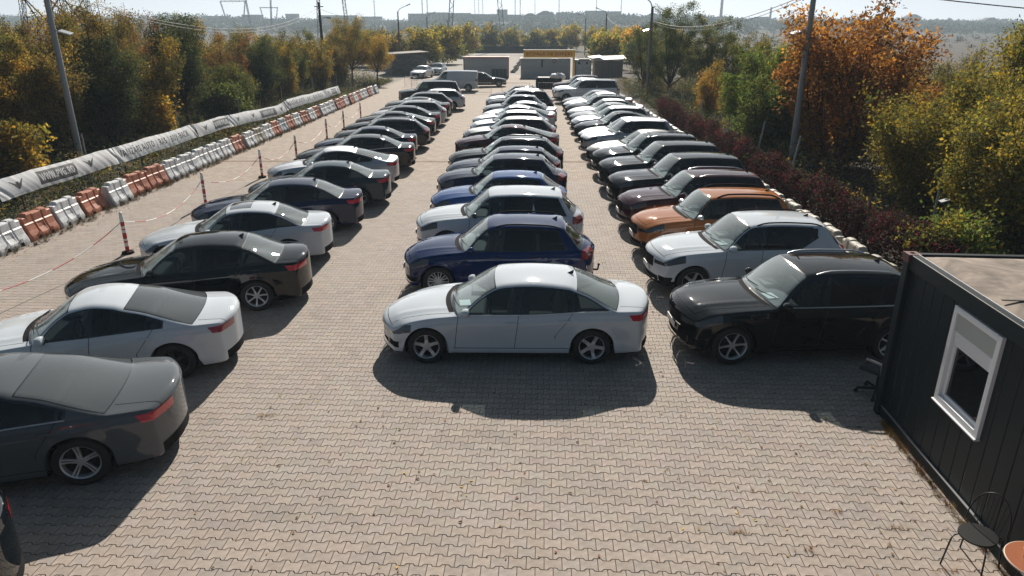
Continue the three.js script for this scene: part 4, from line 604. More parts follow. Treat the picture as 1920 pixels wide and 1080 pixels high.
  const cupM = std(lin(0.25, 0.27, 0.30), 0.6), lid = std(lin(0.8, 0.8, 0.8), 0.5);
  [[5.12, -5.72, 'grey paper cup with white lid standing on the small round table'], [5.24, -5.76, 'second paper cup behind the grey one on the small round table']].forEach(([x, z, l], i) => { const k = thing('paper_cup', l, 'cup', undefined, x, 0.609, z); mesh('cup', cyl(0.028, 0.040, 0.10, 16), i ? lid : cupM, k); mesh('lid', merge([cyl(0.042, 0.041, 0.012, 16, 0, 0.10, 0), cyl(0.036, 0.034, 0.010, 16, 0, 0.112, 0)]), lid, k); });
  // office chair between the dark grey car and the cabin
  const oc = thing('office_chair', 'black office chair standing in shade beside the cabin corner', 'chair', undefined, 5.84, 0, -10.2, -0.9), ob = std(lin(0.016, 0.016, 0.018), 0.6);
  for (let i = 0; i < 5; i++) { const a = i * 1.2566; mesh('base_arm', taper([V(0, 0.11, 0), V(Math.cos(a) * 0.30, 0.075, Math.sin(a) * 0.30)], 0.026, 0.018, 6), ob, oc); mesh('castor', at(new THREE.CylinderGeometry(0.03, 0.03, 0.045, 10), Math.cos(a) * 0.30, 0.03, Math.sin(a) * 0.30, Math.PI / 2), ob, oc); }
  mesh('column', cyl(0.03, 0.025, 0.34, 10, 0, 0.1, 0), ob, oc); mesh('seat', rbx(0.48, 0.09, 0.48, 0.04, 0, 0.47, 0), ob, oc); mesh('backrest', at(rbx(0.09, 0.60, 0.44, 0.045), 0.26, 0.86, 0, 0, 0, -0.16), ob, oc);
  for (const s of [1, -1]) mesh('armrest', taper([V(0.14, 0.46, s * 0.27), V(0.13, 0.66, s * 0.29), V(-0.12, 0.68, s * 0.29)], 0.02, 0.024, 6), std(lin(0.3, 0.3, 0.31), 0.4, 0.4), oc);
}

// ---------------------------------------------------------------- trees and plants
const leafMat = phys(lin(1, 1, 1), { roughness: 0.9, transmission: 0.55, thickness: 0, specularIntensity: 0.25 });
const bark = std(lin(0.075, 0.06, 0.048), 0.95, 0, { map: soilTex });
function clumpGeo(n, R, len, wid, droop = 0) {
  const P = [];
  for (let i = 0; i < n; i++) {
    const d = V(gauss(), gauss() * 0.8, gauss()).normalize(), c = d.clone().multiplyScalar(R * Math.cbrt(rnd())), a = V(gauss() + d.x * 0.7, gauss() * 0.8 - droop + d.y * 0.4, gauss() + d.z * 0.7).normalize(), b = V(gauss(), gauss(), gauss()).cross(a).normalize(), up = a.clone().cross(b), l = len * rr(0.7, 1.25), w = wid * rr(0.75, 1.2);
    const p0 = c, p1 = c.clone().addScaledVector(a, l * 0.5).addScaledVector(b, w * 0.5).addScaledVector(up, l * 0.08), p2 = c.clone().addScaledVector(a, l), p3 = c.clone().addScaledVector(a, l * 0.5).addScaledVector(b, -w * 0.5).addScaledVector(up, l * 0.08);
    for (const q of [p0, p1, p2, p0, p2, p3]) P.push(q.x, q.y, q.z);
  }
  const g = new THREE.BufferGeometry(); g.setAttribute('position', new THREE.Float32BufferAttribute(P, 3)); g.computeVertexNormals(); return g;
}
const CL = { small: clumpGeo(18, 0.26, 0.095, 0.05), broad: clumpGeo(15, 0.30, 0.15, 0.085), fine: clumpGeo(24, 0.30, 0.085, 0.026, 0.3), frond: clumpGeo(24, 0.36, 0.17, 0.055, 0.5), blob: clumpGeo(26, 0.62, 0.34, 0.20), grass: (() => { const P = []; for (let i = 0; i < 14; i++) { const a = rnd() * 6.28, x = 0.07 * gauss(), z = 0.07 * gauss(), h = rr(0.12, 0.34), lx = Math.cos(a) * h * 0.5, lz = Math.sin(a) * h * 0.5; P.push(x - 0.006, 0, z, x + 0.006, 0, z, x + lx, h, z + lz); } const g = new THREE.BufferGeometry(); g.setAttribute('position', new THREE.Float32BufferAttribute(P, 3)); g.computeVertexNormals(); return g; })() };
const PAL = {
  olive: [[0.10, 0.10, 0.024], [0.13, 0.115, 0.027], [0.17, 0.135, 0.03], [0.07, 0.08, 0.022], [0.24, 0.17, 0.03]],
  yellow: [[0.36, 0.23, 0.03], [0.30, 0.20, 0.03], [0.22, 0.16, 0.03], [0.14, 0.12, 0.03], [0.40, 0.22, 0.03]],
  brown: [[0.14, 0.105, 0.03], [0.11, 0.092, 0.028], [0.19, 0.13, 0.03], [0.08, 0.08, 0.025], [0.24, 0.15, 0.03]],
  rust: [[0.20, 0.095, 0.028], [0.16, 0.075, 0.027], [0.13, 0.075, 0.03], [0.26, 0.125, 0.03]],
  orange: [[0.34, 0.155, 0.028], [0.27, 0.12, 0.025], [0.20, 0.09, 0.025], [0.42, 0.21, 0.03], [0.14, 0.07, 0.024]],
  green: [[0.065, 0.085, 0.02], [0.085, 0.10, 0.023], [0.12, 0.125, 0.027], [0.045, 0.06, 0.018]],
  dark: [[0.028, 0.042, 0.017], [0.038, 0.052, 0.019], [0.05, 0.06, 0.022]],
  lime: [[0.13, 0.17, 0.03], [0.10, 0.15, 0.03], [0.19, 0.20, 0.035], [0.07, 0.11, 0.025]],
  goldgreen: [[0.165, 0.148, 0.025], [0.22, 0.175, 0.027], [0.115, 0.118, 0.024], [0.30, 0.215, 0.028], [0.085, 0.095, 0.022]],
  creeper: [[0.052, 0.009, 0.012], [0.034, 0.008, 0.011], [0.085, 0.011, 0.016], [0.032, 0.015, 0.011], [0.022, 0.016, 0.011]],
  dry: [[0.17, 0.12, 0.06], [0.12, 0.09, 0.045], [0.085, 0.075, 0.032], [0.06, 0.065, 0.025]],
};
const M4 = new THREE.Matrix4(), QQ = new THREE.Quaternion(), EE = new THREE.Euler(), TT = V(), SS = V(), CC = new THREE.Color();
function scatter(name, geo, list, parent, mat = leafMat) {
  const im = new THREE.InstancedMesh(geo, mat, list.length); im.name = parent === scene ? numbered(name) : name; im.userData.kind = 'stuff';
  list.forEach(([x, y, z, s, c, flat], i) => { EE.set(flat ? 0 : rnd() * 6.28, rnd() * 6.28, flat ? 0 : rnd() * 6.28); SS.set(s, s, s); im.setMatrixAt(i, M4.compose(TT.set(x, y, z), QQ.setFromEuler(EE), SS)); const k = rr(0.8, 2.1); im.setColorAt(i, CC.setRGB(c[0] * k, c[1] * k, c[2] * k)); });
  shade(im); parent.add(im); return im;
}
function tree(name, label, group, x, z, h, r, style, pal, leaf, count, o = {}) {
  const t = thing(name, label, o.cat || 'tree', group, x, groundAt(x, -z) * (z > 150 ? 1 : 0) - 0.03, -z, 0), limbs = [], L = [], P = PAL[pal], P2 = o.pal2 ? PAL[o.pal2] : P;
  const patch = (q) => (n3(q.x * 0.8 + x, q.y * 0.8, q.z * 0.8 + z) > (o.mix ?? 0.35) ? pick(P2) : pick(P));
  const limb = (pts, r0, r1) => limbs.push(taper(pts, r0, r1, 5)), tips = [];
  if (style === 'upright') {
    const n = o.stems || 7;
    for (let i = 0; i < n; i++) {
      const a = i / n * 6.28 + rnd(), out = r * Math.sqrt(rnd()) * 0.9, hh = h * rr(0.62, 1.0) * (1 - 0.25 * out / r), pts = []; for (let k = 0; k <= 6; k++) { const u = k / 6; pts.push(V(Math.cos(a) * (0.15 + out * Math.pow(u, o.flare || 0.8)) + 0.12 * gauss() * u, hh * u, Math.sin(a) * (0.15 + out * Math.pow(u, o.flare || 0.8)) + 0.12 * gauss() * u)); }
      limb(pts, 0.022 + 0.007 * h, 0.006); tips.push(pts);
      for (let k = 1; k < 6; k++) if (rnd() < 0.75) { const b = rnd() * 6.28, q = pts[k], e = rr(0.35, 0.9) * r * 0.55, tw = [q.clone(), V(q.x + Math.cos(b) * e * 0.5, q.y + e * 0.55, q.z + Math.sin(b) * e * 0.5), V(q.x + Math.cos(b) * e, q.y + e * 1.25, q.z + Math.sin(b) * e)]; limb(tw, 0.014, 0.004); tips.push(tw); }
    }
  } else {
    const th = h * (o.bole ?? 0.28), trunk = [V(0, 0, 0), V(0.05 * gauss(), th * 0.5, 0.05 * gauss()), V(0.1 * gauss(), th, 0.1 * gauss())]; limb(trunk, 0.035 + 0.014 * h, 0.02 + 0.009 * h);
    const n = o.stems || 11;
    for (let i = 0; i < n; i++) {
      const a = i * 2.4 + rnd() * 0.6, up = (i + 0.5) / n, el = up * 1.25 + 0.15, R0 = r * Math.cos(el * 0.9) * rr(0.8, 1.1), top = th + (h - th) * (0.18 + 0.82 * Math.sin(Math.min(1.5, el))) * rr(0.86, 1.04), s = trunk[2].clone().lerp(trunk[1], rnd() * 0.5), pts = [];
      for (let k = 0; k <= 5; k++) { const u = k / 5; pts.push(V(s.x + Math.cos(a) * R0 * Math.pow(u, 0.85) + 0.10 * gauss() * u, s.y + (top - s.y) * u + 0.08 * gauss() * u, s.z + Math.sin(a) * R0 * Math.pow(u, 0.85) + 0.10 * gauss() * u)); }
      limb(pts, 0.016 + 0.007 * h, 0.006); tips.push(pts);
      for (let k = 2; k <= 5; k++) for (let w = 0; w < 2; w++) { const q = pts[k], b = rnd() * 6.28, e = rr(0.3, 0.8) * r * 0.42, tw = [q.clone(), V(q.x + Math.cos(b) * e * 0.6, q.y + rr(-0.1, 0.5) * e, q.z + Math.sin(b) * e * 0.6), V(q.x + Math.cos(b) * e, q.y + rr(-0.2, 0.8) * e, q.z + Math.sin(b) * e)]; limb(tw, 0.012, 0.004); tips.push(tw); }
    }
  }
  for (let i = 0; i < count; i++) {
    const p = pick(tips), u = Math.pow(rnd(), style === 'upright' ? 0.75 : 0.55) * (p.length - 1), k = Math.min(p.length - 2, Math.floor(u)), q = p[k].clone().lerp(p[k + 1], u - k), g = (style === 'upright' ? 0.16 : 0.22) * (o.loose || 1);
    q.x += gauss() * g * 1.3; q.y += gauss() * g; q.z += gauss() * g * 1.3; if (q.y < (o.skirt ?? 0.25)) continue;
    const col = patch(q), bb = o.bright || 1; L.push([q.x, q.y, q.z, rr(0.45, 1.45) * (o.scale || 1), [col[0] * bb, col[1] * bb, col[2] * bb]]);
  }
  mesh('trunk', mergeGeometries(limbs), o.bark || bark, t); scatter('crown', CL[leaf], L, t); return t;
}
// thicket behind the banner fence
{
  const G = 'thicket behind the banner fence';
  const kinds = [
    ['olive', 'yellow', 'olive thicket tree flecked with yellow'], ['brown', 'olive', 'brown-leaved thin thicket tree'], ['rust', 'brown', 'rust-brown thicket sapling'],
    ['green', 'olive', 'green leafy thicket tree'], ['yellow', 'goldgreen', 'bright yellow thicket tree'], ['dark', 'green', 'dark shrubby thicket tree'],
  ];
  const nth = ['first', 'second', 'third', 'fourth', 'fifth', 'sixth', 'seventh'], kn = ['olive', 'brown', 'rust', 'green', 'yellow', 'dark'];
  const put = (ki, x, z, h, r, style, n, o = {}) => tree('thicket_tree', kinds[ki][2] + ', ' + (h < 3.4 ? 'low' : x > -20.2 ? 'front' : x > -24 ? 'deep' : 'hindmost') + ' and level with the ' + nth[Math.min(6, Math.max(0, Math.round((z - 17.9) / 7.4)))] + ' tall post', G + ', ' + kn[ki], x, z, h, r, style, kinds[ki][0], o.leaf || 'small', n, { pal2: kinds[ki][1], ...o });
  // [kind, x, z, height, radius, style, clumps]
  const list = [
    [4, -22.6, 28.0, 6.6, 1.5, 'upright', 1000], [0, -20.4, 25.5, 6.0, 1.5, 'upright', 1000], [0, -21.0, 31.2, 6.9, 1.6, 'upright', 1000], [1, -19.3, 29.5, 5.8, 1.2, 'upright', 620], [0, -18.8, 22.5, 4.6, 1.4, 'upright', 850], [1, -20.0, 34.5, 7.3, 1.3, 'upright', 620], [2, -22.8, 36.5, 7.2, 1.3, 'upright', 520],
    [5, -18.9, 33.0, 4.4, 1.3, 'round', 800], [1, -21.2, 38.5, 7.6, 1.4, 'upright', 640], [0, -19.0, 37.2, 5.6, 1.4, 'upright', 760], [5, -19.4, 41.5, 5.6, 1.5, 'round', 900], [2, -22.0, 43.0, 7.0, 1.4, 'upright', 560], [1, -24.5, 41.0, 7.8, 1.5, 'upright', 620], [3, -18.2, 45.0, 3.1, 1.3, 'round', 720], [1, -20.8, 46.5, 6.8, 1.3, 'upright', 560], [2, -19.9, 49.5, 6.0, 1.4, 'upright', 600],
    [0, -22.0, 51.5, 6.6, 1.6, 'upright', 760], [5, -18.8, 52.5, 4.8, 1.5, 'round', 760], [3, -20.8, 56.0, 6.1, 1.7, 'upright', 800], [0, -18.6, 57.5, 5.2, 1.5, 'upright', 760], [3, -19.4, 61.5, 5.9, 1.7, 'upright', 800], [0, -22.5, 61.0, 6.3, 1.7, 'upright', 700], [0, -18.2, 66.0, 5.6, 1.6, 'upright', 740], [3, -20.6, 68.5, 6.2, 1.8, 'upright', 740], [1, -18.0, 71.0, 5.0, 1.4, 'upright', 560],
    [0, -17.6, 76.0, 6.2, 2.3, 'round', 1100], [4, -15.4, 78.5, 5.2, 1.5, 'round', 620], [0, -19.8, 79.0, 6.4, 2.0, 'upright', 700], [3, -21.5, 74.5, 6.2, 1.8, 'upright', 640], [1, -25.5, 33.0, 7.2, 1.6, 'upright', 560], [0, -27.0, 38.0, 7.4, 1.7, 'upright', 620], [0, -27.5, 46.0, 7.4, 1.8, 'upright', 640], [1, -26.0, 52.0, 7.2, 1.7, 'upright', 560], [3, -26.5, 58.0, 6.9, 1.9, 'upright', 640], [0, -26.0, 66.0, 6.8, 1.9, 'upright', 640],
    [4, -24.5, 26.6, 5.6, 1.5, 'upright', 760], [0, -23.0, 23.0, 4.6, 1.6, 'upright', 760], [1, -31.0, 44.0, 7.6, 1.8, 'upright', 520], [0, -32.0, 53.0, 7.5, 2.0, 'upright', 560], [3, -31.0, 63.0, 7.0, 2.0, 'upright', 560], [0, -27.0, 75.0, 6.8, 2.0, 'upright', 560],
  ];
  for (const [i, [ki, x, z, h, r, st, n]] of list.entries()) { put(ki, x, z, h * (z < 36 ? 1.2 : z < 48 ? 1.13 : 1.05), r * 1.1, st, Math.round(n * 1.75), { skirt: 0.1, loose: 1.2, mix: ki === 0 ? 0.12 : 0.3 }); if (z > 26 && z < 72) put([1, 0, 3, 0, 1, 2][(i * 7) % 6], x - rr(1.5, 3.5), z + rr(0.8, 2.4), h * rr(0.9, 1.1), r, 'upright', Math.round(n * 0.9), { skirt: 0.4 }); }
  put(4, -18.0, 24.8, 2.3, 0.9, 'round', 420, { leaf: 'broad' }); put(4, -18.4, 35.4, 2.6, 0.9, 'round', 330, { leaf: 'broad' }); put(3, -17.6, 42.5, 2.6, 1.2, 'round', 520, { leaf: 'broad', pal2: 'lime' });
}
// trees beyond the creeper fence
{
  tree('orange_tree', 'tall orange-leaved tree beyond the creeper fence behind a leaning post', undefined, 13.7, 30.6, 7.7, 2.8, 'upright', 'orange', 'broad', 2300, { pal2: 'rust', mix: 0.5, stems: 20, loose: 1.7, skirt: 0.25, flare: 0.38 });
  const gold = (x, z, h, r, n, l) => tree('willow_tree', l, undefined, x, z, h, r, 'upright', 'goldgreen', 'small', Math.round(n * 1.7), { pal2: 'olive', stems: 18, loose: 1.6, skirt: 0.05, flare: 0.4 });
  gold(13.3, 21.8, 4.9, 2.2, 1900, 'gold-green feathery tree between the orange tree and the small lamp post'); gold(12.6, 17.4, 4.8, 2.0, 1700, 'gold-green feathery tree beyond the small lamp post by the cabin roof'); gold(14.8, 19.6, 6.6, 2.3, 2100, 'taller gold-green feathery tree behind the one by the cabin roof'); gold(15.2, 17.0, 6.2, 2.2, 1900, 'gold-green feathery tree hanging over the cabin roof'); gold(17.6, 23.5, 7.0, 2.4, 1600, 'pale gold feathery tree at the back beyond the cabin roof');
  tree('bushy_tree', 'lime-green bush with long fronds beyond the creeper fence', undefined, 12.4, 37.0, 4.6, 2.0, 'round', 'lime', 'frond', 1300, { pal2: 'green', stems: 14, bole: 0.1 });
  tree('bushy_tree', 'second lime-green fronded bush, shaded, beside the orange-leaved tree', undefined, 11.6, 32.5, 3.4, 1.5, 'round', 'green', 'frond', 800, { pal2: 'lime', stems: 12, bole: 0.1 });
  tree('bushy_tree', 'small orange-yellow tree between green ones beyond the fence', undefined, 12.6, 48.0, 4.4, 1.1, 'upright', 'yellow', 'small', 560, { pal2: 'orange' });
  const G = 'trees far along the creeper fence';
  for (const [x, z, h, r, p, p2, l] of [[12.9, 63, 7.9, 2.7, 'green', 'dark', 'tallest dark green tree right behind the curved-arm lamp post'], [15.8, 60, 6.8, 2.3, 'green', 'olive', 'green tree beside the tallest one at the curved-arm lamp post'], [11.6, 69, 6.4, 2.0, 'dark', 'olive', 'dark green tree by the far lamp post beyond the fence'], [13.5, 74, 6.0, 2.2, 'olive', 'green', 'olive tree behind the dark green ones beyond the fence'], [17.0, 47, 6.0, 1.7, 'olive', 'goldgreen', 'olive and gold tree in the row behind the lime bush'], [19.6, 49, 6.2, 1.7, 'goldgreen', 'olive', 'olive and gold tree in the row behind the lime bush'], [15.0, 43.5, 5.2, 1.6, 'goldgreen', 'brown', 'olive and gold tree in the row behind the lime bush'], [22.5, 50, 5.6, 1.7, 'brown', 'olive', 'tall brownish tree in the row behind the lime bush'], [18.0, 36, 5.2, 1.8, 'olive', 'brown', 'brownish tree in the row behind the lime bush'], [21.5, 40, 5.0, 1.8, 'brown', 'olive', 'brownish tree in the row behind the lime bush'], [17.8, 30, 4.6, 1.7, 'orange', 'brown', 'low orange-brown tree behind the tall orange one'], [17.2, 57, 6.3, 1.9, 'olive', 'green', 'olive tree in the hedge line far behind the lime bush'], [20.5, 62, 6.2, 2.0, 'goldgreen', 'olive', 'gold-green tree in the hedge line far behind the lime bush'], [24.5, 60, 6.0, 2.0, 'olive', 'brown', 'olive tree in the hedge line far behind the lime bush'], [26, 68, 6.0, 2.1, 'brown', 'olive', 'brown tree in the hedge line far behind the lime bush'], [29, 58, 5.6, 2.0, 'olive', 'goldgreen', 'olive tree in the hedge line far behind the lime bush'], [22.5, 74, 6.0, 2.2, 'olive', 'green', 'olive tree in the hedge line far behind the lime bush'], [18.5, 80, 6.0, 2.2, 'goldgreen', 'olive', 'gold-green tree in the hedge line far behind the lime bush'], [26.5, 45, 5.2, 1.9, 'olive', 'brown', 'olive tree standing alone behind the brownish row']]) tree('fence_tree', l, l + 's', x, z, h, r, h > 6.3 ? 'round' : 'upright', p, 'small', h > 6.5 ? 2000 : 1050, { pal2: p2, bole: 0.14, skirt: 0.1 });
  tree('young_shrub', 'young yellow-green shrub standing between the lamp post and the cabin roof', undefined, 9.9, 15.3, 1.7, 0.7, 'round', 'lime', 'small', 420, { pal2: 'goldgreen', cat: 'shrub', bole: 0.08 });
}
// red creeper on a wire fence
{
  const f = thing('creeper_fence', 'wire fence grown over with dark red creeper along the car tails', 'fence', undefined, 9.35, 0, -13), wire = std(lin(0.10, 0.10, 0.10), 0.6, 0.5), L = [];
  for (let i = 0; i < 14; i++) mesh('post', rod(V(0, -0.05, -i * 2.7), V(0, 1.45, -i * 2.7), 0.025, 7), wire, f);
  for (let y = 0.15; y < 1.0; y += 0.3) mesh('wire', rod(V(0, y, 0), V(0, y, -35.1), 0.004, 5), wire, f);
  for (let i = 0; i < 4200; i++) { const z = rr(-0.4, 35), top = 1.15 + 0.30 * n2(z / 2.3, 1) + 0.12 * n2(z / 0.6, 5), y = top * Math.pow(rnd(), 0.75); if (n2(z / 1.9, 20) < -0.55 && rnd() < 0.8) continue; L.push([gauss() * 0.16, y, -z, rr(0.6, 1.1), rnd() < 0.06 ? pick(PAL.dark) : pick(PAL.creeper)]); }
  scatter('creeper_leaves', CL.small, L, f);
  const pale = std(lin(0.42, 0.42, 0.40), 0.8);
  for (const [x, z, a, h] of [[10.0, 33.5, -0.08, 1.9], [10.1, 30.2, 0.10, 2.0], [9.9, 39.5, 0.02, 2.0], [9.9, 44, -0.05, 2.0], [10.0, 49, 0.03, 1.9], [10.2, 26.5, 0.12, 1.9]]) tag(mesh('leaning_post', rod(V(x, -0.05, -z), V(x + a * h, h, -z + 0.1), 0.035, 7), pale, scene), 'pale concrete stake standing up out of the creeper fence', 'post', 'stakes along the creeper fence');
}
// undergrowth, weeds and fallen leaves
{
  const L = []; for (let i = 0; i < 9000; i++) { const z = rr(9, 84), x = -14.75 - Math.pow(rnd(), 1.4) * 13, d = -x - 14.75, top = 0.25 + 0.75 * sm(0.2, 3, d) + 0.8 * sm(1.5, 5, d) * (0.5 + 0.5 * n2(x / 1.6, z / 1.6)); L.push([x, rr(0.02, 1) * top, -z, rr(0.7, 1.5), pick(rnd() < 0.55 ? PAL.dark : rnd() < 0.55 ? PAL.dry : rnd() < 0.6 ? PAL.olive : PAL.brown)]); }
  tag(scatter('undergrowth', CL.small, L, scene), 'dark tangled undergrowth below the banner fence', 'undergrowth', undefined, 'stuff');
  const R = []; for (let i = 0; i < 9000; i++) { const z = rr(9, 76), x = 9.2 + Math.pow(rnd(), 0.8) * 13, top = 0.4 + 1.0 * (0.5 + 0.5 * n2(x / 1.8, z / 1.8)); R.push([x, rr(0.02, 1) * top, -z, rr(0.7, 1.5), pick(rnd() < 0.55 ? PAL.dark : rnd() < 0.5 ? PAL.dry : PAL.brown)]); }
  tag(scatter('undergrowth', CL.small, R, scene), 'dark undergrowth beneath the trees beyond the creeper fence', 'undergrowth', undefined, 'stuff');
  const W = []; for (let i = 0; i < 1500; i++) { const z = rr(15, 68); W.push([-13.55 + gauss() * 0.16 + 0.1 * n2(z, 3), 0, -z, rr(0.25, 0.75), pick(PAL.dry), 1]); }
  for (let i = 0; i < 260; i++) { const t = Math.pow(rnd(), 1.5) * 4.2; W.push([5.53 - t * 0.062 - Math.abs(gauss()) * 0.06, 0, -9.3 + t, rr(0.12, 0.4), rnd() < 0.4 ? pick(PAL.olive) : pick(PAL.rust), 1]); }
  for (let i = 0; i < 110; i++) { const a = pick([[4.3, 6.6], [3.9, 7.2], [4.7, 6.2], [4.5, 6.9], [3.3, 6.5], [2.6, 6.8], [4.9, 5.9], [3.0, 7.6], [-3.9, 9.4], [-3.7, 8.2]]); W.push([a[0] + gauss() * 0.14, 0, -a[1] + gauss() * 0.03, rr(0.10, 0.22), [0.42, 0.28, 0.10], 1]); }
  tag(scatter('weeds', CL.grass, W, scene, std(lin(1, 1, 1), 0.9)), 'dry weeds growing along the barriers and the cabin foot', 'weeds', undefined, 'stuff');
  const leafG = new THREE.BufferGeometry(); leafG.setAttribute('position', new THREE.Float32BufferAttribute([-0.03, 0, 0, 0, 0.008, 0.017, 0.035, 0.004, 0, -0.03, 0, 0, 0.035, 0.004, 0, 0, 0.010, -0.016], 3)); leafG.computeVertexNormals();
  const F = []; for (let i = 0; i < 480; i++) { const near = rnd() < 0.45, x = near ? rr(-4, 5.2) : rnd() < 0.5 ? rr(2.0, 3.1) : rr(-13.4, 8), z = near ? rr(5.8, 11) : rr(10, 60); F.push([x, 0.004, -z, rr(0.5, 1.1), pick([[0.20, 0.11, 0.035], [0.30, 0.20, 0.06], [0.09, 0.055, 0.03], [0.15, 0.06, 0.03]]), 1]); }
  for (let i = 0; i < 500; i++) { const z = rr(15, 66); F.push([-13.4 + Math.abs(gauss()) * 0.5, 0.004, -z, rr(0.6, 1.2), pick([[0.22, 0.10, 0.035], [0.28, 0.16, 0.05]]), 1]); }
  tag(scatter('fallen_leaves', leafG, F, scene, std(lin(1, 1, 1), 0.9)), 'dry fallen leaves scattered over the paving', 'leaves', undefined, 'stuff');
}

// ---------------------------------------------------------------- posts, wires, sheds, far lot, skyline
{
  const steel = std(lin(0.30, 0.32, 0.34), 0.55, 0.5), concrete = std(lin(0.26, 0.26, 0.26), 0.9, 0, { map: soilTex }), ledM = std(lin(0.65, 0.66, 0.68), 0.35, 0.3), wireM = std(lin(0.05, 0.05, 0.05), 0.7), pale = std(lin(0.45, 0.45, 0.44), 0.7);
  const post = (label, x, z, h, r0, r1, mat, lamp, group) => { const g = thing('lamp_post', label, 'lamp post', group, x, 0, -z); mesh('pole', taper([V(0, -0.1, 0), V(0, h * 0.5, 0), V(0, h, 0)], r0, r1, 10), mat, g); if (lamp) lamp(g, h); return g; };
  const flood = (y, dx, s = 1) => (g) => { mesh('bracket', merge([rod(V(0, y, 0), V(dx * 0.45, y + 0.02, 0.05), 0.02, 6), cyl(0.12, 0.12, 0.12, 12, 0, y - 0.06, 0)]), steel, g); mesh('floodlight', at(rbx(0.46 * s, 0.05, 0.26 * s, 0.015), dx * 0.7, y - 0.05, 0.1, 0.25, 0, dx > 0 ? -0.28 : 0.28), ledM, g); };
  const swan = (dir, len = 1.3) => (g, h) => { mesh('arm', taper([V(0, h - 0.1, 0), V(dir * 0.25 * len, h + 0.35, 0), V(dir * len, h + 0.75, 0)], 0.05, 0.035, 7), steel, g); mesh('lamp_head', at(rbx(0.62, 0.10, 0.26, 0.04), dir * (len + 0.22), h + 0.84, 0, 0, 0, dir * 0.35), MAT.black, g); };
  post('tall grey lamp post with floodlight behind the banner fence', -17.7, 28.0, 7.6, 0.13, 0.10, steel, flood(5.55, 0.75));
  post('dark timber utility pole standing in the thicket', -19.6, 73, 8.1, 0.16, 0.11, std(lin(0.05, 0.045, 0.04), 0.9), (g, h) => { mesh('street_lamp', merge([rod(V(0, 6.6, 0), V(0.7, 6.75, 0), 0.03), rbx(0.5, 0.14, 0.24, 0.05, 0.9, 6.68, 0)]), steel, g); mesh('cross_arm', bx(0.9, 0.08, 0.08, 0, h - 0.4, 0.1), steel, g); });
  post('tall grey lamp post with floodlight in front of the orange-leaved tree', 11.35, 29.4, 7.6, 0.13, 0.10, steel, flood(5.55, -0.75));
  post('short post with small floodlight beyond the cabin roof', 10.7, 17.7, 1.75, 0.03, 0.03, steel, (g) => mesh('floodlight', at(rbx(0.24, 0.03, 0.14, 0.01), 0.16, 1.50, 0.05, 0.2, 0, 0.3), ledM, g));
  post('grey concrete lamp post with curved arm beside the dark green trees', 10.5, 60, 7.3, 0.15, 0.10, concrete, (g, h) => { swan(-1, 0.7)(g, h); flood(5.6, -0.6)(g); });
  const G = 'street lamps along the road behind the containers';
  for (const [x, z, h, d] of [[-17.2, 105, 8.0, 1], [-18.8, 150, 8.0, 1], [-20.6, 210, 8.0, 1], [-21.5, 262, 8.0, 1], [14.0, 122, 8.0, -1], [15.0, 172, 8.0, -1], [16.3, 232, 8.0, -1], [17.2, 296, 8.0, -1]]) post('dark street lamp with slanted arm on the road behind the containers', x, z, h, 0.13, 0.09, std(lin(0.10, 0.10, 0.10), 0.8), swan(d), G);
  const cable = (a, b, sag, r, n = 24) => { const P = []; for (let i = 0; i <= n; i++) { const t = i / n, p = a.clone().lerp(b, t); p.y -= sag * 4 * t * (1 - t); P.push(p); } return taper(P, r, r, 5); };
  const cb = (l, gr, a, b, s, r) => tag(mesh('overhead_cable', cable(a, b, s, r), pale === 0 ? wireM : r > 0.02 ? wireM : pale, scene), l, 'cable', gr);
  cb('pair of pale cables sagging over the thicket', 'cables over the thicket', V(-17.7, 7.0, -28), V(-19.6, 7.7, -73), 1.7, 0.014); cb('pair of pale cables sagging over the thicket', 'cables over the thicket', V(-17.6, 6.9, -28), V(-19.5, 7.5, -73), 1.75, 0.012); cb('thin cable from the timber pole to the street lamps', undefined, V(-19.6, 7.5, -73), V(-17.2, 7.4, -105), 0.8, 0.014);
  cb('thick dark cable running over the gold-green trees', 'dark cables over the right trees', V(11.35, 7.4, -29.4), V(40, 6.4, -22), 0.55, 0.03); cb('thin dark cable running over the gold-green trees', 'dark cables over the right trees', V(11.35, 7.5, -29.4), V(42, 7.0, -24), 0.5, 0.022); cb('lowest dark cable running over the gold-green trees', undefined, V(11.35, 7.25, -29.4), V(42, 5.6, -24), 0.7, 0.021);
  cb('cable between the curved-arm lamp post and the floodlight post', 'cables along the creeper fence', V(10.5, 6.3, -60), V(11.35, 7.0, -29.4), 0.85, 0.016); cb('cable between the curved-arm lamp post and the floodlight post', 'cables along the creeper fence', V(10.5, 6.2, -60), V(11.35, 6.9, -29.4), 0.95, 0.012); cb('cable from the curved-arm lamp post to the first street lamp on the road', undefined, V(10.5, 6.6, -60), V(14, 7.6, -122), 1.1, 0.02);
  // site cabins at the end of the lot
  const greyW = std(lin(0.62, 0.66, 0.68), 0.6, 0, { map: plasticTex }), redT = std(lin(0.32, 0.03, 0.035), 0.6), darkT = std(lin(0.06, 0.08, 0.085), 0.6), yel = std(lin(0.48, 0.27, 0.03), 0.6), rib = (x0, x1, y0, y1, z) => { const l = []; for (let x = x0; x < x1 - 0.05; x += 0.3) l.push(bx(0.27, y1 - y0, 0.03, x + 0.15, (y0 + y1) / 2, z)); return l; };
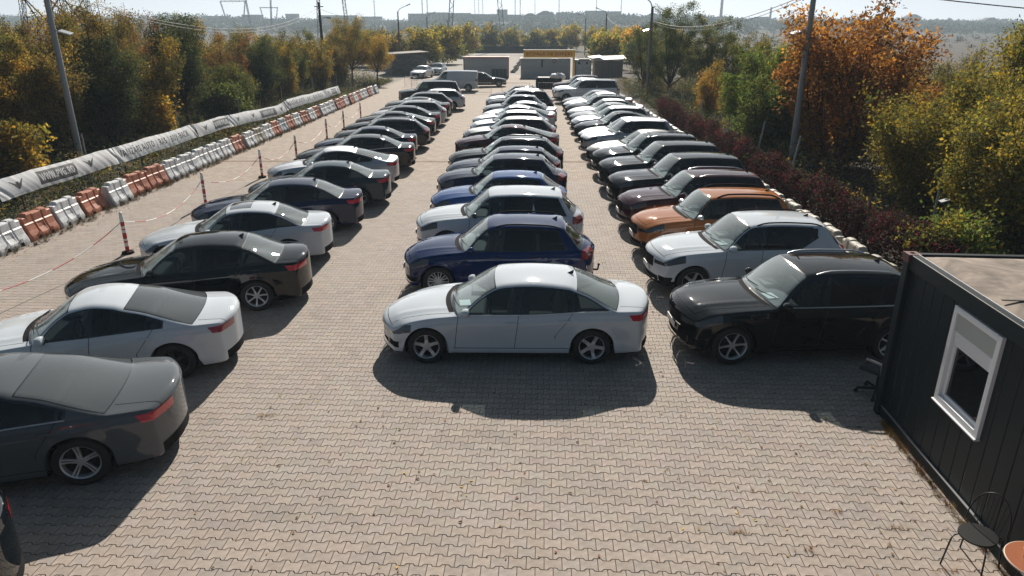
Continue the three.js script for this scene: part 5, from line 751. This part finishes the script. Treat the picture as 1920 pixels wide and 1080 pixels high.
  const cabin = (label, x, w, d, h, trim, more) => { const c = thing('site_cabin', label, 'cabin', undefined, x, 0, -90); mesh('wall', merge([bx(w - 0.1, h - 0.1, d - 0.1, w / 2, h / 2, -d / 2)]), greyW, c); for (const g of rib(0.1, w - 0.1, 0.14, h - 0.14, -0.035)) mesh('wall_panel', g, greyW, c); mesh('frame', merge([bx(w, 0.14, 0.12, w / 2, 0.07, -0.06), bx(w, 0.14, 0.12, w / 2, h - 0.07, -0.06), bx(0.12, h - 0.28, 0.12, 0.06, h / 2, -0.06), bx(0.12, h - 0.28, 0.12, w - 0.06, h / 2, -0.06), bx(0.12, 0.14, d - 0.12, 0.06, h - 0.07, -d / 2 - 0.06), bx(0.12, 0.14, d - 0.12, w - 0.06, h - 0.07, -d / 2 - 0.06)]), trim, c); mesh('roof', bx(w - 0.16, 0.05, d - 0.16, w / 2, h - 0.01, -d / 2), std(lin(0.5, 0.42, 0.40), 0.8), c); if (more) more(c); return c; };
  cabin('long grey site cabin with red frame and pale roof', -7.0, 5.6, 2.4, 2.45, redT, (c) => { for (let i = 0; i < 4; i++) mesh('stacked_panel', bx(0.44, 1.05, 0.06, 3.7 + i * 0.47, 0.54, 0.06), std(lin(0.10, 0.115, 0.12), 0.7), c); });
  cabin('grey site cabin with air conditioner under the yellow sign', 0.05, 6.1, 2.4, 2.3, greyW, (c) => {
    mesh('air_conditioner', rbx(0.85, 0.58, 0.3, 0.03, 4.2, 2.0, 0.15), pale, c); mesh('fan_guard', at(new THREE.TorusGeometry(0.2, 0.03, 6, 20), 4.1, 2.0, 0.31), MAT.black, c); mesh('window', bx(0.42, 0.9, 0.04, 2.2, 1.7, 0.0), std(lin(0.5, 0.5, 0.5), 0.6), c); mesh('window', bx(0.16, 0.9, 0.05, 2.62, 1.7, 0.0), darkT, c);
  });
  const sign = thing('rooftop_sign', 'yellow driving school sign with red letters above the grey cabin', 'sign', undefined, 0.4, 0, -92.9);
  mesh('board', bx(6.5, 0.85, 0.1, 3.25, 2.72, 0), std(lin(0.9, 0.9, 0.9), 0.6, 0, { map: canvasTex(1024, 134, (g, w, h) => { g.fillStyle = '#dfae38'; g.fillRect(0, 0, w, h); g.fillStyle = '#b4512a'; g.font = `bold ${h * 0.62}px sans-serif`; g.textAlign = 'center'; g.save(); g.translate(w / 2, h * 0.72); g.scale(1.25, 1); g.fillText('SCOALA DE SOFERI', 0, 0); g.restore(); }) }), sign);
  mesh('cap_rail', bx(6.6, 0.09, 0.5, 3.25, 3.19, -0.1), std(lin(0.75, 0.72, 0.62), 0.6), sign); for (const x of [0.2, 6.35]) mesh('leg', bx(0.25, 2.3, 0.12, x, 1.15, -0.02), yel, sign);
  const wc = thing('toilet_cabin', 'narrow grey-green toilet cabin with two small windows', 'cabin', undefined, 6.75, 0, -89.8); mesh('wall', bx(1.9, 2.0, 1.5, 0.95, 1.0, -0.8), greyW, wc); mesh('frame', merge([bx(2.0, 0.14, 1.6, 0.95, 2.06, -0.8), bx(0.1, 2.0, 0.1, 0.0, 1, -0.02), bx(0.1, 2.0, 0.1, 1.9, 1, -0.02)]), darkT, wc); for (const x of [0.45, 1.4]) mesh('window', bx(0.24, 0.24, 0.05, x, 1.75, -0.03), MAT.black, wc); mesh('roof', bx(1.3, 0.12, 1.0, 1.1, 2.19, -0.8), pale, wc);
  const shed = thing('lean_to_shed', 'ramshackle shed with pale sheet roof beyond the toilet cabin', 'shed', undefined, 9.4, 0, -93); mesh('wall', bx(3.6, 1.9, 2.4, 1.8, 0.95, -1.2), std(lin(0.16, 0.15, 0.14), 0.9), shed); for (let i = 0; i < 9; i++) mesh('wall_board', bx(0.36, 1.9, 0.03, 0.22 + i * 0.4, 0.97, 0.03), std(lin(0.14 + 0.04 * rnd(), 0.13, 0.12), 0.9), shed); mesh('roof', at(bx(4.2, 0.08, 3.0), 1.9, 2.2, -1.2, 0.12, 0, 0.04), pale, shed); mesh('roof_sheet', at(bx(1.6, 0.05, 2.0), 0.2, 2.35, -0.8, 0.1, 0.2, 0.1), std(lin(0.5, 0.5, 0.5), 0.6), shed);
  const skip = thing('rubbish_skip', 'black open skip with white sacks beside the parked cars', 'skip', undefined, 2.9, 0, -74.5); mesh('tub', merge([bx(2.6, 0.9, 0.06, 0, 0.5, 0.65), bx(2.6, 0.9, 0.06, 0, 0.5, -0.65), bx(0.06, 0.9, 1.3, -1.27, 0.5, 0), bx(0.06, 0.9, 1.3, 1.27, 0.5, 0), bx(2.6, 0.06, 1.3, 0, 0.08, 0)]), MAT.black, skip); mesh('board_stack', bx(1.2, 0.1, 1.1, -0.5, 1.0, 0), pale, skip);
  [[3.6, 0.75, -74.2], [4.1, 0.7, -74.6]].forEach(([x, y, z], i) => { const g = new THREE.SphereGeometry(0.5, 14, 10), p = g.attributes.position; for (let k = 0; k < p.count; k++) { const q = 1 + 0.25 * n3(p.getX(k) * 3 + i, p.getY(k) * 3, p.getZ(k) * 3); p.setXYZ(k, p.getX(k) * q * 1.1, p.getY(k) * q * 0.7, p.getZ(k) * q); } g.computeVertexNormals(); tag(mesh('sack', at(g, x, y + 0.35, z), std(lin(0.7, 0.72, 0.75), 0.6), scene), ['white sack heaped on the black skip', 'second white sack on the black skip end'][i], 'sack', 'sacks on the skip'); });
  const gs = thing('storage_shed', 'weathered grey shed beside the two cars facing the lot', 'shed', undefined, -15.4, 0, -98, 0.35); mesh('wall', bx(4.6, 2.6, 5.5, 0, 1.3, 0), std(lin(0.20, 0.20, 0.195), 0.9, 0, { map: soilTex }), gs); mesh('roof', at(bx(5.2, 0.1, 6.2), 0, 2.72, 0, 0, 0, 0.05), std(lin(0.22, 0.20, 0.18), 0.9), gs); for (let i = 0; i < 8; i++) mesh('wall_board', bx(0.05, 2.5, 0.6, 2.33, 1.27, -2.35 + i * 0.66), std(lin(0.3 + 0.06 * rnd(), 0.3, 0.29), 0.9), gs);
  // mesh hurdles and the dark screen fence
  for (const [x, z, a] of [[-9.5, 71.5, 0.5], [-8, 66.5, 0.15], [-4, 67.4, 0], [-0.4, 67.6, 0], [3.0, 67.8, 0], [-11.6, 77, 1.2]]) { const h = thing('wire_hurdle', 'light wire hurdle closing off the end of the lot', 'hurdle', 'wire hurdles at the lot end', x, 0, -z, a); mesh('frame', merge([rod(V(-1.3, 0.95, 0), V(1.3, 0.95, 0), 0.018), rod(V(-1.3, 0.12, 0), V(1.3, 0.12, 0), 0.018), rod(V(-1.3, 0, 0), V(-1.3, 0.95, 0), 0.018), rod(V(1.3, 0, 0), V(1.3, 0.95, 0), 0.018)]), steel, h); for (let i = 1; i < 16; i++) mesh('bar', rod(V(-1.3 + i * 0.1625, 0.12, 0), V(-1.3 + i * 0.1625, 0.95, 0), 0.006, 5), steel, h); }
  tag(mesh('screen_fence', bx(26, 1.7, 0.1, -1, 0.83, -188), std(lin(0.015, 0.018, 0.018), 0.95), scene), 'long black screen fence behind the site cabins', 'fence');
  const hose = thing('tyre_row', 'row of dark tyres laid out on the pale yard between the cabins', 'tyre row', undefined, -1.0, 0, -101); for (let i = 0; i < 26; i++) mesh('tyre', at(new THREE.TorusGeometry(0.28, 0.11, 6, 14), i * 0.06 + 0.2 * n2(i * 0.3, 1), 0.1, -i * 1.9, Math.PI / 2), MAT.rubber, hose);
  // middle distance scrub
  const G2 = 'scrub trees behind the site cabins', sc = (x, z, h, r, p, p2) => tree('scrub_tree', { goldgreen: 'gold-green', olive: 'olive', yellow: 'bright yellow', brown: 'brownish', green: 'green' }[p] + ' scrub tree in the hazy ground behind the site cabins', G2 + ', ' + p, x, z, h, r, 'round', p, 'blob', Math.round(110 * r), { pal2: p2, bright: 1.5, bole: 0.1, loose: 2.2, stems: 9 });
  for (const [x, z, h, r, p, p2] of [[-16, 118, 5.6, 3.4, 'goldgreen', 'olive'], [-13.5, 128, 5.8, 3.6, 'olive', 'goldgreen'], [-19.5, 112, 4.6, 3.0, 'brown', 'olive'], [-24, 120, 5, 3.4, 'olive', 'brown'], [-12, 160, 6, 3.5, 'goldgreen', 'yellow'], [-8.5, 205, 7.0, 3.2, 'green', 'yellow'], [-3, 215, 5.5, 3.5, 'goldgreen', 'brown'], [4, 210, 5, 4, 'olive', 'green'], [9, 215, 5.5, 3.6, 'brown', 'goldgreen'], [14, 205, 6.5, 3.2, 'goldgreen', 'yellow'], [20, 200, 5.5, 3.6, 'olive', 'goldgreen'], [25, 190, 5.5, 3.4, 'yellow', 'goldgreen'], [16, 140, 5.2, 3.2, 'goldgreen', 'olive'], [20, 135, 5.5, 3.0, 'yellow', 'goldgreen'], [13, 112, 4.6, 2.6, 'olive', 'green'], [18, 105, 5.5, 3.0, 'green', 'olive'], [-30, 135, 5.5, 3.5, 'olive', 'brown'], [-36, 150, 5.5, 3.8, 'brown', 'olive'], [31, 150, 5, 3.4, 'olive', 'brown'], [-20, 190, 5.4, 3.6, 'olive', 'goldgreen']]) sc(x, z, h, r, p, p2);
  // scrub on the plain and woods on the ridge, read as a mass
  const W = []; for (let i = 0; i < 2600; i++) { const z = rr(225, 560), x = (rnd() - 0.5) * z * 1.7, s = rr(1.2, 3.2) * (0.6 + 0.4 * n2(x / 60, z / 60)); if (n2(x / 70 + 3, z / 45) < 0.05) continue; W.push([x, groundAt(x, -z) + s * 0.35, -z, s, pick(pick([PAL.olive, PAL.dry, PAL.brown, PAL.goldgreen]))]); }
  for (let i = 0; i < 8000; i++) { const z = rr(640, 1330), x = (rnd() - 0.5) * z * 1.75, s = rr(5, 10); if (n2(x / 150 + 8, z / 110) < -0.35) continue; W.push([x, groundAt(x, -z) + s * 0.12, -z, s, pick(pick([PAL.dark, PAL.green, PAL.olive, PAL.brown]))]); }
  tag(scatter('far_woods', CL.blob, W, scene, std(lin(1, 1, 1), 0.95)), 'hazy woods and scrub covering the far ridge', 'woods', undefined, 'stuff');
  // houses and blocks along the ridge
  const wallM = [std(lin(0.32, 0.32, 0.32), 0.9), std(lin(0.40, 0.37, 0.34), 0.9), std(lin(0.25, 0.26, 0.28), 0.9)], roofM = std(lin(0.13, 0.08, 0.07), 0.9), glassM = std(lin(0.05, 0.06, 0.07), 0.3);
  const house = (px, z, w, h, roof, l) => { const x = (px - 975) / 1310 * z, y = groundAt(x, -z) - 1.0, b = thing('ridge_building', l, 'building', 'buildings along the ridge', x, y, -z); mesh('wall', bx(w, h, w * 0.6, 0, h / 2, 0), pick(wallM), b); if (roof) { const s = new THREE.Shape([[-w / 2 - 0.6, 0], [w / 2 + 0.6, 0], [w * 0.12, w * 0.2], [-w * 0.12, w * 0.2]].map((p) => new THREE.Vector2(...p))); mesh('roof', at(new THREE.ExtrudeGeometry(s, { depth: w * 0.6 + 0.8, bevelEnabled: false }), 0, h, -w * 0.3 - 0.4), roofM, b); } else mesh('roof', bx(w + 0.4, 0.6, w * 0.6 + 0.4, 0, h + 0.3, 0), wallM[2], b); for (let i = 0; i < Math.floor(w / 5); i++) for (let f = 0; f < Math.floor(h / 3.2); f++) mesh('window', bx(1.6, 1.5, 0.1, -w / 2 + 2.6 + i * 5, 2 + f * 3.2, w * 0.3 + 0.03), glassM, b); return b; };
  for (const [px, z, w, h, r] of [[505, 1000, 24, 10, 0], [560, 980, 42, 9, 0], [575, 1010, 16, 15, 0], [640, 1020, 28, 11, 0], [672, 1000, 22, 11, 0], [715, 1040, 26, 10, 0], [800, 980, 30, 13, 0], [830, 1000, 28, 12, 0], [868, 990, 30, 10, 0], [895, 960, 26, 9, 0], [925, 990, 22, 8, 0], [943, 1000, 14, 14, 0], [962, 1000, 22, 8, 0], [992, 960, 18, 7, 1], [1018, 950, 22, 8, 1], [1048, 980, 16, 8, 0], [1072, 990, 18, 6, 0], [1105, 1000, 26, 9, 0], [1130, 1020, 30, 8, 0], [1205, 1020, 14, 8, 1], [1330, 1040, 20, 8, 0], [1395, 1050, 18, 9, 0], [1655, 1050, 20, 9, 1], [1705, 1020, 24, 7, 0], [1790, 1040, 20, 8, 1], [440, 1020, 30, 9, 0]]) house(px, z, w, h, r, r ? (w > 18 ? 'wide' : 'small') + ' hazy house with pitched roof on the ridge skyline' : (h > 12 ? 'tall' : h > 9 ? 'mid-height' : 'low') + (w > 27 ? ' long' : w > 20 ? '' : ' narrow') + ' hazy flat-roofed block on the ridge skyline');
  { const z = 1050, c = (px, h, r, l) => tag(mesh('chimney_stack', at(cyl(r, r * 0.75, h, 12), (px - 975) / 1310 * z, groundAt((px - 975) / 1310 * z, -z) - 1, -z), wallM[0], scene), l, 'chimney'); c(1324, 36, 2.2, 'tall slim chimney stack on the ridge beyond the olive trees'); c(1410, 22, 1.6, 'short chimney stack on the ridge beyond the orange-leaved tree'); }
  // power line towers
  const lat = std(lin(0.20, 0.21, 0.22), 0.7, 0.4), leg = (a, b, w0, w1, n, r) => { const l = [], c = (t, i) => { const p = a.clone().lerp(b, t), w = w0 + (w1 - w0) * t; return V(p.x + (i & 1 ? w : -w) / 2, p.y, p.z + (i & 2 ? w : -w) / 2); }; for (let i = 0; i < 4; i++) l.push(rod(c(0, i), c(1, i), r, 4)); for (let k = 0; k < n; k++) for (const [p, q] of [[0, 1], [2, 3], [0, 2], [1, 3]]) l.push(rod(c(k / n, k & 1 ? p : q), c((k + 1) / n, k & 1 ? q : p), r * 0.6, 4)); return merge(l); };
  const portal = (label, px, z, gap, h, lean, w, r, beam) => { const x = (px - 975) / 1310 * z, y = groundAt(x, -z) - 0.3, g = thing('power_pylon', label, 'pylon', undefined, x, y, -z); mesh('leg', leg(V(-gap / 2, 0, 0), V(-gap / 2 + lean, h, 0), w, w * 0.8, Math.round(h / w), r), lat, g); mesh('leg', leg(V(gap / 2, 0, 0), V(gap / 2 - lean, h, 0), w, w * 0.8, Math.round(h / w), r), lat, g); mesh('cross_beam', at(leg(V(0, -beam / 2, 0), V(0, beam / 2, 0), w * 0.9, w * 0.9, Math.round(beam / w), r), 0, h, 0, 0, 0, Math.PI / 2), lat, g); for (const k of [-0.46, 0, 0.46]) mesh('insulator', cyl(0.12, 0.12, 2.2, 6, k * beam, h - 2.8, 0), MAT.black, g); return g; };
  portal('huge two-legged lattice pylon rising out of view behind the site cabins', 897, 222, 16.5, 34, 3.0, 1.25, 0.07, 34); portal('two-legged lattice pylon behind the timber pole', 645, 330, 13.5, 36, 2.4, 1.3, 0.09, 34); portal('small hazy two-legged pylon with full cross beam left of the timber pole', 518, 640, 17, 34, -2.5, 1.1, 0.16, 27); portal('low hazy pylon beside the small two-legged one', 473, 900, 18, 28, -6, 1.0, 0.2, 30); portal('low hazy pylon between the small two-legged one and the timber pole', 535, 960, 14, 22, -4, 0.9, 0.2, 24); portal('slim hazy twin pylon over the ridge blocks', 808, 900, 6, 46, 0, 0.7, 0.18, 9); portal('slim hazy twin pylon over the pitched-roof houses', 970, 900, 6, 42, 0, 0.7, 0.18, 9);
  for (const [px, h] of [[895, 38], [902, 46], [909, 42], [1000, 36], [1042, 38], [1326 - 284, 34], [1107, 30], [720, 36], [1150, 30], [1275, 28]]) { const z = 980 + 30 * rnd(), x = (px - 975) / 1310 * z; tag(mesh('transmission_mast', merge([leg(V(0, 0, 0), V(0, h, 0), 1.4, 0.4, 16, 0.12), bx(6, 0.25, 0.25, 0, h * 0.8, 0), bx(4.5, 0.25, 0.25, 0, h * 0.9, 0)]), lat, scene), 'thin hazy mast with cross arms on the ridge skyline', 'mast', 'masts on the ridge').position.set(x, groundAt(x, -z) - 0.5, -z); }
  { const g = thing('lattice_tower', 'dark lattice tower leg rising behind the thicket near the tall lamp post', 'pylon', undefined, -41, 0, -66); for (const [a, b] of [[-2.2, -2.2], [2.2, -2.2], [-2.2, 2.2], [2.2, 2.2]]) mesh('leg', leg(V(a, 0, b), V(a * 0.35, 26, b * 0.35), 0.35, 0.3, 40, 0.03), std(lin(0.07, 0.075, 0.08), 0.7, 0.3), g); const br = []; for (let k = 0; k < 6; k++) { const y0 = k * 4.2, y1 = y0 + 4.2, w0 = 2.2 - 1.43 * y0 / 26, w1 = 2.2 - 1.43 * y1 / 26; for (const s of [1, -1]) br.push(rod(V(-w0, y0, s * w0), V(w1, y1, s * w1), 0.06), rod(V(w0, y0, s * w0), V(-w1, y1, s * w1), 0.06), rod(V(s * w0, y0, -w0), V(s * w1, y1, w1), 0.06), rod(V(-w0, y0, s * w0), V(w0, y0, s * w0), 0.06)); } mesh('bracing', merge(br), std(lin(0.07, 0.075, 0.08), 0.7, 0.3), g); }
}

renderer.render(scene, camera);
